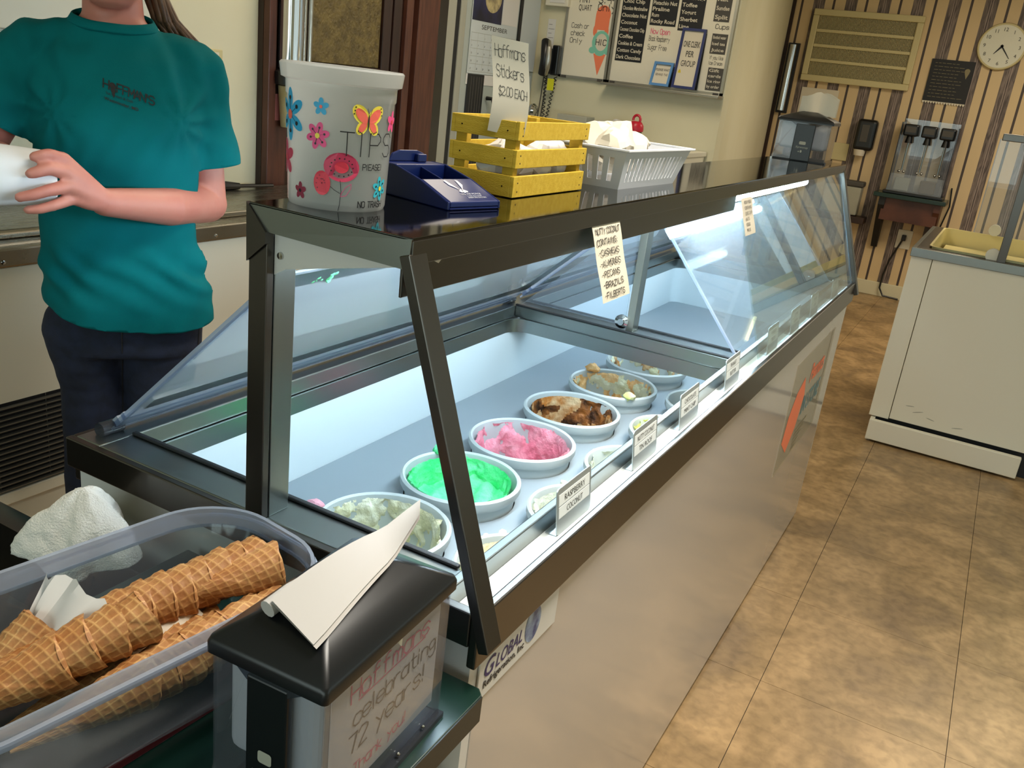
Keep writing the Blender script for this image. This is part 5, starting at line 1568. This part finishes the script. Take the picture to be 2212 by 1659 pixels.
# ------------------------------------------------------------------ service counter behind the server
XC = -1.69
t = thing('service_counter', 'long steel topped service counter with white front behind the server', 'counter', (-1.95, .4, 0))
def cb(name, a, b, m, bev=0.): return ob(name, G().box(a, b), m, t, bev=bev)
cb('carcass', (-2.245, -1.6, .12), (-1.712, 1.93, .90), 'white_paint')
cb('carcass_end', (-2.16, 1.93, .12), (-1.712, 2.14, .90), 'white_paint')
cb('top', (-2.248, -1.6, .90), (XC - .004, 1.93, .94), 'counter_steel', .006)
cb('top_end', (-2.16, 1.93, .90), (XC - .004, 2.15, .94), 'counter_steel', .006)
cb('front_band', (XC - .016, -1.6, .896), (XC, 2.15, .945), 'counter_steel', .006)
cb('raised_cover', (-2.2, -1.5, .941), (-1.785, .50, .958), 'counter_steel', .004)
cb('raised_cover', (-2.14, .95, .94), (-1.785, 2.1, .958), 'counter_steel', .004)
cb('backsplash', (-2.248, -1.6, .94), (-2.232, 1.6, 1.0), 'counter_steel', .002)
cb('front_panel', (-1.712, -1.6, .548), (XC - .008, 2.14, .895), 'white_paint')
cb('grille_back', (-1.712, -1.6, .30), (-1.708, .90, .548), 'matte_black')
cb('front_panel', (-1.712, .90, .12), (XC - .008, 2.14, .548), 'white_paint')
cb('bottom_rail', (-1.712, -1.6, .262), (XC - .006, .90, .296), 'white_paint', .003)
cb('toe_board', (-1.74, -1.6, .0), (-1.73, 2.14, .262), 'matte_black')
mat('slat_grey', '77756e', .4, .6)
for i in range(16):
    z = .305 + i * .0152
    ob('slat', G().box((-1.706, -1.0, z), (-1.692, .90, z + .0028)), 'slat_grey', t)
for y in [-.9 + .14 * i for i in range(13)]: ob('wire', G().box((-1.7065, y, .30), (-1.7055, y + .002, .548)), 'slat_grey', t)
for y in (.545, 1.215, -.3): ob('screw', G().lathe([(.006, 0), (.005, .003), (.001, .004)], (XC, y, .912), 12, True, ax=(1, 0, 0)), 'chrome', t, True)
t = thing('scoop', 'black handled scoop lying on the steel counter behind her elbow', 'scoop', (-2.1, 1.62, .96))
ob('handle', G().tube([(-2.13, 1.55, .972), (-2.12, 1.66, .973), (-2.11, 1.72, .971)], [.016, .018, .012], 10), 'black_plastic', t, True)
ob('shaft', G().tube([(-2.11, 1.72, .971), (-2.095, 1.88, .968)], .007, 8), 'black_plastic', t, True)
t = thing('faucet_knob', 'small steel knob on the counter edge beside her elbow', 'knob', (-1.80, 1.22, .945))
ob('stem', G().cyl((-1.775, 1.20, .94), (-1.775, 1.20, .965), .007, n=12), 'chrome', t, True)
ob('cap', G().lathe([(.012, 0), (.014, .006), (.01, .014), (.001, .016)], (-1.775, 1.20, .963), 16, True), 'chrome', t, True)
t = thing('metal_tray', 'open steel tray lying on the counter at the left frame edge', 'tray', (-2.0, .72, .945))
ob('tray', G().box((-2.16, .53, .9405), (-1.80, .93, .952)), 'counter_steel', t, bev=.003)
ob('rim', G().tube([(-1.80, .53, .958), (-1.80, .93, .958)], .007, 8), 'chrome', t, True)

# ------------------------------------------------------------------ second white freezer across the shop
t = thing('chest_freezer', 'cream white dipping freezer standing across the aisle by the striped wall', 'freezer', (.9, 4.2, 0))
def wf(name, a, b, m, bev=0., p=None): return ob(name, G().box(a, b), m, p or t, bev=bev)
wf('front_panel', (.165, 3.709, .125), (1.9, 3.73, .905), 'white_paint', .002)
wf('front_panel', (.072, 3.712, .118), (.162, 3.73, .905), 'white_paint', .002)
wf('side_panel', (.075, 3.73, .118), (.095, 4.80, .905), 'white_paint')
wf('side_panel', (1.88, 3.73, .118), (1.9, 4.80, .905), 'white_paint')
wf('back_panel', (.095, 4.78, .118), (1.88, 4.80, .905), 'white_paint')
wf('plinth', (.09, 3.735, 0), (1.88, 4.76, .118), 'matte_black')
wf('kick_plate', (.085, 3.66, .012), (.745, 3.69, .112), 'white_paint', .003)
wf('kick_return', (.085, 3.69, .0), (.105, 3.735, .112), 'white_paint')
wf('trim_band', (.066, 3.702, .905), (1.906, 3.722, .945), 'steel', .002)
wf('trim_band', (.066, 3.722, .905), (.085, 4.81, .945), 'steel', .002)
wf('deck', (.085, 3.722, .93), (1.9, 3.775, .946), 'steel_dark', .002)
wf('deck', (.085, 3.775, .93), (.135, 4.74, .946), 'steel_dark', .002)
wf('deck', (.085, 4.74, .93), (1.9, 4.81, .946), 'steel_dark', .002)
ob('liner', G().rings([[(p.x, p.y, .93) for p in rrect(.13, 3.77, 1.86, 4.745, .05)], [(p.x, p.y, .55) for p in rrect(.13, 3.77, 1.86, 4.745, .05)], [(p.x, p.y, .55) for p in rrect(.14, 3.78, 1.85, 4.735, .05)], [(p.x, p.y, .955) for p in rrect(.14, 3.78, 1.85, 4.735, .05)], [(p.x, p.y, .955) for p in rrect(.13, 3.77, 1.86, 4.745, .05)]], True, False), 'warm_lit_well', t, True)
wf('well_floor', (.14, 3.78, .55), (1.85, 4.735, .556), 'warm_lit_well')
for i in range(3): wf('inner_lid', (.16 + i * .56, 3.80, .86), (.70 + i * .56, 4.71, .868), 'warm_lit_well', .004)
wf('post', (.415, 3.726, .93), (.45, 3.75, 1.45), 'steel_dark', .002)
ob('hinge', G().lathe([(.03, 0), (.03, .03), (.02, .035), (.001, .036)], (.395, 3.745, .965), 18, True, ax=(0, 1, 0)), 'white_paint', t, True)
ob('hinge', G().lathe([(.03, 0), (.03, .03), (.02, .035), (.001, .036)], (.375, 4.70, .985), 18, True, ax=(0, 1, 0)), 'white_paint', t, True)
wf('rear_pane', (.28, 4.752, .95), (1.85, 4.757, 1.45), 'acrylic')
wf('rear_pane_edge', (.276, 4.751, .95), (.28, 4.758, 1.45), 'acrylic_edge')
wf('canopy', (.30, 3.735, 1.45), (1.9, 4.80, 1.48), 'steel_dark', .003)
wf('lamp_tube', (.6, 4.2, 1.435), (1.8, 4.225, 1.45), 'tube_warm')
for i, (x, z, l, r) in enumerate(((.28, .19, .05, .3), (.34, .17, .04, -.2), (.46, .16, .05, .2), (.24, .21, .04, .1))):
    f = frame((x, 3.7088, z), (1, 0, 0), (0, 0, 1))
    ob('scuff', put(G(), [ell(0, 0, l / 2, .0022, r, 10)], f), 'grey_metal', t)
# ------------------------------------------------------------------ the server
PX, PY = -1.2716, .565
AF = math.atan2(.787, .617)
PM = M.Translation(V((PX, PY, 0))) @ M.Rotation(AF, 4, 'Z')
pr = thing('person', 'person in a teal short sleeved shirt and dark jeans holding a white foam cup', 'person', mx=PM)
# local axes: x towards the right of the picture, -y towards the counter front, z up

def remesh(bm, vox, smooth=3, name='tmp'):
    me = bpy.data.meshes.new(name); bm.to_mesh(me); bm.free()
    o = bpy.data.objects.new(name, me); C.objects.link(o)
    md = o.modifiers.new('r', 'REMESH'); md.mode = 'VOXEL'; md.voxel_size = vox; md.use_smooth_shade = True
    if smooth:
        s = o.modifiers.new('s', 'SMOOTH'); s.factor = .5; s.iterations = smooth
    dg = bpy.context.evaluated_depsgraph_get()
    m2 = bpy.data.meshes.new_from_object(o.evaluated_get(dg))
    out = bmesh.new(); out.from_mesh(m2)
    bpy.data.objects.remove(o); bpy.data.meshes.remove(me); bpy.data.meshes.remove(m2)
    return out

def limb(g, pts, rs, n=18):
    """closed tapered limb with rounded ends through joints"""
    P = [V(p) for p in pts]
    pp, rr = [], []
    for i in range(len(P) - 1):
        k = 6
        for j in range(k):
            s = j / k
            pp.append(P[i].lerp(P[i + 1], s)); rr.append(rs[i] + (rs[i + 1] - rs[i]) * s)
    pp.append(P[-1]); rr.append(rs[-1])
    d0 = (pp[0] - pp[1]).normalized(); d1 = (pp[-1] - pp[-2]).normalized()
    pre = [(pp[0] + d0 * rs[0] * q, rs[0] * math.sqrt(max(.02, 1 - q * q))) for q in (.97, .75, .4)]
    post = [(pp[-1] + d1 * rs[-1] * q, rs[-1] * math.sqrt(max(.02, 1 - q * q))) for q in (.4, .75, .97)]
    seq = pre + list(zip(pp, rr)) + post
    g.tube([a for a, b in seq], [b for a, b in seq], n)
    return g

def loft(g, secs, n=36):
    """secs: (cx, cy, z, half width, half depth, squareness)"""
    rr = []
    for cx, cy, z, a, b, q in secs:
        ring = []
        for i in range(n):
            t_ = 2 * PI * i / n
            c, s = math.cos(t_), math.sin(t_)
            e = 2 / q
            ring.append((cx + a * math.copysign(abs(c) ** e, c), cy + b * math.copysign(abs(s) ** e, s), z))
        rr.append(ring)
    g.rings(rr, True, True)
    return g

SHL, SHR = V((-.160, .01, 1.412)), V((.142, .01, 1.408))
ELL, ELR = V((-.285, -.01, 1.185)), V((.172, .02, 1.130))
WRL, WRR = V((-.190, -.20, 1.225)), V((-.034, -.240, 1.166))
g = G()
# torso and neck under the shirt
loft(g, [(0, .0, .84, .145, .10, 2.3), (0, .0, .92, .15, .105, 2.3), (-.003, 0, 1.06, .125, .09, 2.3), (-.005, -.005, 1.2, .135, .10, 2.3), (-.007, 0, 1.33, .15, .10, 2.4), (-.008, .01, 1.42, .14, .08, 2.4), (-.009, .015, 1.465, .085, .065, 2.2), (-.009, .012, 1.50, .058, .058, 2), (-.010, .005, 1.56, .054, .056, 2)])
# head: skull, jaw, nose, ears
loft(g, [(-.014, -.045, 1.512, .020, .020, 2), (-.014, -.042, 1.522, .038, .042, 2.2), (-.013, -.034, 1.545, .052, .062, 2.2), (-.012, -.022, 1.58, .064, .082, 2.2), (-.012, -.012, 1.62, .071, .092, 2.1), (-.012, -.006, 1.665, .074, .098, 2.1), (-.012, -.002, 1.70, .066, .088, 2), (-.012, 0, 1.728, .042, .058, 2), (-.012, 0, 1.738, .012, .018, 2)], 40)
limb(g, [(-.013, -.100, 1.632), (-.013, -.115, 1.596)], [.008, .012], 12)
for s in (-1, 1):
    limb(g, [(-.012 + s * .073, .0, 1.645), (-.012 + s * .070, -.002, 1.605)], [.014, .009], 10)
    limb(g, [(-.013 + s * .009, -.108, 1.594), (-.013 + s * .011, -.104, 1.590)], [.0075, .006], 8)
# arms
limb(g, [SHR, ELR], [.050, .041]); limb(g, [ELR, V((.085, -.12, 1.142)), WRR], [.043, .039, .0265])
limb(g, [SHL, ELL], [.050, .042]); limb(g, [ELL, V((-.225, -.11, 1.215)), WRL], [.042, .038, .027])
# her left hand: back of the hand to the shop, fingers round the cup
kn = [V((-.098, -.285, 1.247)), V((-.096, -.293, 1.227)), V((-.090, -.294, 1.202)), V((-.084, -.284, 1.178))]
for k, r in zip(kn, (.0135, .0145, .014, .0125)): limb(g, [WRR, WRR.lerp(k, .55) + V((0, -.004, 0)), k], [.021, .0175, r], 14)
tips = [[V((-.118, -.309, 1.257)), V((-.131, -.316, 1.255)), V((-.141, -.318, 1.252))],
        [V((-.120, -.322, 1.234)), V((-.135, -.329, 1.229)), V((-.147, -.331, 1.225))],
        [V((-.124, -.326, 1.196)), V((-.146, -.334, 1.189)), V((-.166, -.335, 1.184))],
        [V((-.116, -.311, 1.168)), V((-.138, -.319, 1.162)), V((-.156, -.320, 1.160))]]
for k, ts, r in zip(kn, tips, (.0102, .0106, .0102, .0092)): limb(g, [k] + ts, [r + .0025, r + .0008, r, r * .88], 12)
limb(g, [WRR + V((-.02, .0, .010)), V((-.072, -.225, 1.205)), V((-.100, -.205, 1.222)), V((-.130, -.203, 1.232))], [.017, .0145, .0115, .0092], 12)
# her right hand: cradles the far side of the cup
kr = [V((-.232, -.195, 1.250)), V((-.238, -.200, 1.230)), V((-.238, -.200, 1.209)), V((-.232, -.195, 1.190))]
for k, r in zip(kr, (.0135, .0145, .014, .0125)): limb(g, [WRL, WRL.lerp(k, .5) + V((-.008, 0, 0)), k], [.022, .0185, r], 14)
tr_ = [[V((-.245, -.218, 1.256)), V((-.252, -.240, 1.258)), V((-.252, -.256, 1.257))], [V((-.254, -.224, 1.232)), V((-.262, -.248, 1.232)), V((-.262, -.266, 1.231))],
       [V((-.254, -.224, 1.208)), V((-.262, -.248, 1.206)), V((-.262, -.266, 1.204))], [V((-.246, -.217, 1.186)), V((-.254, -.238, 1.183)), V((-.254, -.252, 1.181))]]
for k, ts, r in zip(kr, tr_, (.0092, .0096, .0092, .0082)): limb(g, [k] + ts, [r + .0025, r + .0008, r, r * .88], 12)
limb(g, [WRL + V((.0, .0, -.006)), V((-.205, -.200, 1.190)), V((-.215, -.222, 1.163)), V((-.222, -.242, 1.152))], [.016, .0135, .0110, .0090], 12)
# legs and feet inside jeans and shoes
for s, hx, kx, ax, yy in ((-1, -.082, -.088, -.09, .01), (1, .058, .045, .045, -.01)):
    limb(g, [(hx, 0, .86), (kx, yy, .47), (ax, yy + .01, .10)], [.066, .042, .034])
    limb(g, [(ax, yy + .03, .05), (ax + s * .01, yy - .12, .045)], [.036, .034])
bm = remesh(g.bm, .0042, 2)
for f in bm.faces: f.smooth = True
ob('body', bm, 'skin', pr, True, local=True, angle=180)
for s in (-1, 1):
    ob('eye', G().ball((-.013 + s * .030, -.092, 1.628), .0115, 16), 'eye_white', pr, True, local=True)
    ob('iris', G().lathe([(.005, 0), (.0045, .001), (.0001, .0012)], (-.013 + s * .030, -.1028, 1.628), 14, True, ax=(0, -1, 0)), 'brown_clear', pr, True, local=True)
    ob('eyebrow', G().tube([(-.013 + s * .048, -.088, 1.648), (-.013 + s * .03, -.099, 1.654), (-.013 + s * .014, -.102, 1.650)], [.002, .0032, .003], 8), 'hair', pr, True, local=True)
ob('lips', G().tube([(-.037, -.088, 1.563), (-.025, -.098, 1.565), (-.013, -.102, 1.563), (-.001, -.098, 1.565), (.011, -.088, 1.563)], [.002, .005, .0052, .005, .002], 10), 'lips', pr, True, local=True)

# shirt: torso and sleeves grown together, open at neck, cuffs and hem
g = G()
loft(g, [(.008, -.002, .86, .176, .135, 2.4), (.008, -.004, .93, .176, .137, 2.4), (.004, -.002, .99, .168, .128, 2.4), (-.004, -.002, 1.06, .158, .119, 2.4), (-.005, -.008, 1.14, .158, .120, 2.4), (-.006, -.014, 1.22, .163, .128, 2.3), (-.007, -.012, 1.30, .168, .127, 2.4), (-.008, -.004, 1.365, .172, .112, 2.5), (-.008, .004, 1.42, .160, .090, 2.5), (-.009, .010, 1.448, .128, .074, 2.4), (-.009, .012, 1.478, .090, .066, 2.2), (-.009, .010, 1.500, .070, .064, 2)], 48)
SLR, SLL = SHR.lerp(ELR, .70) + V((.008, 0, 0)), SHL.lerp(ELL, .62)
limb(g, [V((.10, .01, 1.43)), SHR + V((.0, 0, .0)), SHR.lerp(ELR, .4) + V((.006, 0, 0)), SLR], [.055, .064, .066, .071], 24)
limb(g, [V((-.11, .01, 1.43)), SHL, SHL.lerp(ELL, .4), SLL], [.055, .064, .066, .068], 24)
bm = remesh(g.bm, .0075, 6)
def cut(bm, p, n, lim=None):
    p, n = V(p), V(n).normalized()
    geo = bm.verts[:] + bm.edges[:] + bm.faces[:]
    if lim:
        fs = [f for f in bm.faces if lim(f.calc_center_median())]
        es = {e for f in fs for e in f.edges}; vs = {v for f in fs for v in f.verts}
        geo = list(vs) + list(es) + fs
    bmesh.ops.bisect_plane(bm, geom=geo, plane_co=p, plane_no=n, clear_outer=True, dist=1e-6)
cut(bm, (0, 0, .915), (-.09, .30, -1), lambda c: c.z < 1.0)
cut(bm, (0, 0, 1.492), (0, -.22, 1), lambda c: c.z > 1.4 and abs(c.x + .009) < .10)
dR = (SLR - SHR).normalized(); dL = (SLL - SHL).normalized()
cut(bm, SLR - dR * .004, dR, lambda c: c.x > .10 and (c - SLR - dR * (c - SLR).dot(dR)).length < .085 and (c - SHR).dot(dR) > .1)
cut(bm, SLL - dL * .004, dL, lambda c: c.x < -.15 and (c - SLL - dL * (c - SLL).dot(dL)).length < .085 and (c - SHL).dot(dL) > .1)
bmesh.ops.delete(bm, geom=[v for v in bm.verts if not v.link_faces], context='VERTS')
for v in bm.verts:
    p = v.co
    n = v.normal
    # folds: pulled to the armpits, gathered over the hips, creases along the sleeves
    k = 0
    k += .0055 * math.sin((p.z * 1.0 + p.x * .75) * 95 + 3 * noise.noise(p * 6)) * max(0, 1 - abs(p.z - .985) / .075) * (.5 + .5 * min(1, abs(p.x + .04) / .1))
    k += .006 * noise.noise(V((p.x * 9 + p.z * 4, p.y * 9, p.z * 11))) 
    k += .004 * noise.noise(V((p.x * 26 - p.z * 14, p.y * 20, p.z * 9 + 4)))
    for q in (V((.105, -.03, 1.31)), V((-.12, -.03, 1.31))):
        d = p - q
        r = d.length
        if r < .13: k += .006 * math.sin(math.atan2(d.z, d.x) * 9) * (1 - r / .13) * min(1, r / .03)
    k += .0045 * math.sin((p.x + .25 * p.z) * 105) * max(0, 1 - abs(p.z - 1.40) / .09) * max(0, min(1, (abs(p.x) - .06) / .05)) * (p.y < .03)
    v.co += n * k * 1.35
for f in bm.faces: f.smooth = True
shm = ob('shirt', bm, 'teal_cloth', pr, True, local=True, angle=180)
so = shm.modifiers.new('thick', 'SOLIDIFY'); so.thickness = .0022; so.offset = -1
# ribbed collar
sbm = bmesh.new(); sbm.from_mesh(shm.data)
bvh = BVHTree.FromBMesh(sbm)
ce = [e for e in sbm.edges if len(e.link_faces) == 1 and e.verts[0].co.z > 1.42 and abs(e.verts[0].co.x) < .12]
cv = {v for e in ce for v in e.verts}
cc = V((-.009, .0, 0))
loop = sorted(cv, key=lambda v: math.atan2(v.co.y - .008, v.co.x + .009))
if len(loop) > 8:
    m_ = 48
    pts = []
    for i in range(m_):
        a = -PI + 2 * PI * i / m_
        best = sorted(loop, key=lambda v: abs((math.atan2(v.co.y - .008, v.co.x + .009) - a + PI) % (2 * PI) - PI))[:3]
        pts.append(sum((v.co for v in best), V()) / 3)
    pts = [(pts[i - 1] + pts[i] * 2 + pts[(i + 1) % m_]) / 4 for i in range(m_)]
    g = G(); rr = []
    for i in range(m_):
        p = pts[i]; o_ = V((p.x + .009, p.y - .008, 0)).normalized()
        rr.append([p + o_ * .009 + V((0, 0, -.012)), p + o_ * .0095 + V((0, 0, -.008)), p + o_ * .001 + V((0, 0, .006)), p + o_ * -.002 + V((0, 0, .006)), p + o_ * .005 + V((0, 0, -.012))])
    rr.append(rr[0])
    g.rings(rr, True, False)
    ob('collar', g, 'teal_cloth', pr, True, local=True, angle=180)
# chest print, laid on the cloth
def onshirt(x, z, k=0.):
    h = bvh.ray_cast(V((x, -.5, z)), V((0, 1, 0)))
    if h[0] is None: return V((x, -.14, z))
    return h[0] + V((0, -.0012 - k, 0))
def fsh(u, v, k=0.): return onshirt(-.030 + u * .78 - v * .05, 1.352 + v * .85 - u * .22, k)
g = G()
put(g, hand('H', .019, .0026, shear=.12)[0], fsh, .0, .018)
put(g, [ell(.0225, .028, .0075, .0075, 0, 14), [V((.016, .021)), V((.029, .021)), V((.0225, .002))]], fsh)
put(g, hand("FFMAN'S", .019, .0026, adv=.2, shear=.12)[0], fsh, .031, .018)
ps, wd = printed('Ice Cream & Deli', .006); put(g, ps, fsh, .006, .006)
ps, wd = printed('Westminster, MD', .007, .078, bold=.01); put(g, ps, fsh, .0, -.008)
ob('chest_print', g, 'ink', shm, local=True)
sbm.free()

# jeans
g = G()
loft(g, [(.004, 0, .80, .150, .105, 2.3), (.005, .0, .88, .158, .112, 2.3), (.004, 0, .95, .150, .105, 2.3), (.002, 0, 1.0, .138, .098, 2.3)], 40)
for s, hx, kx, ax, yy in ((-1, -.086, -.090, -.09, .01), (1, .064, .046, .045, -.01)):
    limb(g, [(hx, 0, .84), (hx * .97, 0, .70), (kx, yy, .46), (ax, yy + .012, .12)], [.090, .0765 if s > 0 else .060, .058, .052], 24)
bm = remesh(g.bm, .009, 4)
for v in bm.verts: v.co += v.normal * (.003 * noise.noise(v.co * 14) + .0025 * noise.noise(V((v.co.x * 10, v.co.y * 10, v.co.z * 40))))
for f in bm.faces: f.smooth = True
jn = ob('jeans', bm, 'denim', pr, True, local=True, angle=180)
for x0, x1 in ((-.012, -.02), (.150, .128)):
    jb = bmesh.new(); jb.from_mesh(jn.data); bv = BVHTree.FromBMesh(jb)
    pts = []
    for i in range(16):
        s = i / 15
        h = bv.ray_cast(V((x0 + (x1 - x0) * s, -.5, .9 - .4 * s)), V((0, 1, 0)))
        if h[0] is not None: pts.append(h[0] + V((0, -.0005, 0)))
    if len(pts) > 4: ob('seam', G().tube(pts, .0016, 6), 'slate', jn, True, local=True)
    jb.free()
for s, ax, yy in ((-1, -.09, .01), (1, .045, -.01)):
    g = G(); limb(g, [(ax, yy + .035, .052), (ax + s * .01, yy - .125, .044)], [.045, .042], 20)
    for v in g.bm.verts: v.co.z = max(v.co.z, .0)
    ob('shoe', g, 'shoe', pr, True, local=True)

# hair: cap, and loose locks over her left shoulder
g = G()
loft(g, [(-.012, .022, 1.56, .062, .060, 2), (-.012, .018, 1.60, .074, .080, 2), (-.012, .010, 1.66, .082, .096, 2), (-.012, .004, 1.71, .072, .092, 2), (-.012, .004, 1.738, .046, .060, 2), (-.012, .004, 1.752, .012, .02, 2)], 36)
rr_ = random.Random(5)
for i in range(34):
    q = i / 33
    x0 = .030 + .030 * rr_.random()
    pts = [(x0, .02 + .05 * rr_.random(), 1.60), (x0 + .018 + .012 * q, .03 + .03 * q, 1.545 + .01 * rr_.random()), (x0 + .030 + .028 * q, .035 + .03 * q, 1.505), (x0 + .050 + .055 * q, .055 + .04 * rr_.random(), 1.475 - .012 * q), (x0 + .062 + .065 * q, .085 + .03 * q, 1.43 - .05 * rr_.random())]
    g.tube(pts, [.009, .008, .0065, .0045, .0012], 7)
ob('hair', g, 'hair', pr, True, local=True, angle=180)

# the cup she holds
cm = PM @ M.Translation(V((-.112, -.262, 1.209))) @ V((-.98, -.10, .02)).to_track_quat('Z', 'Y').to_matrix().to_4x4()
ct = thing('foam_cup', 'white foam cup held in both of her hands', 'cup', mx=cm)
ob('cup', G().lathe([(.001, 0), (.045, 0), (.0475, .003), (.056, .112), (.059, .114), (.059, .121), (.0555, .122), (.0535, .114), (.0445, .005), (.001, .005)], (0, 0, 0), 48), 'foam', ct, True, local=True)
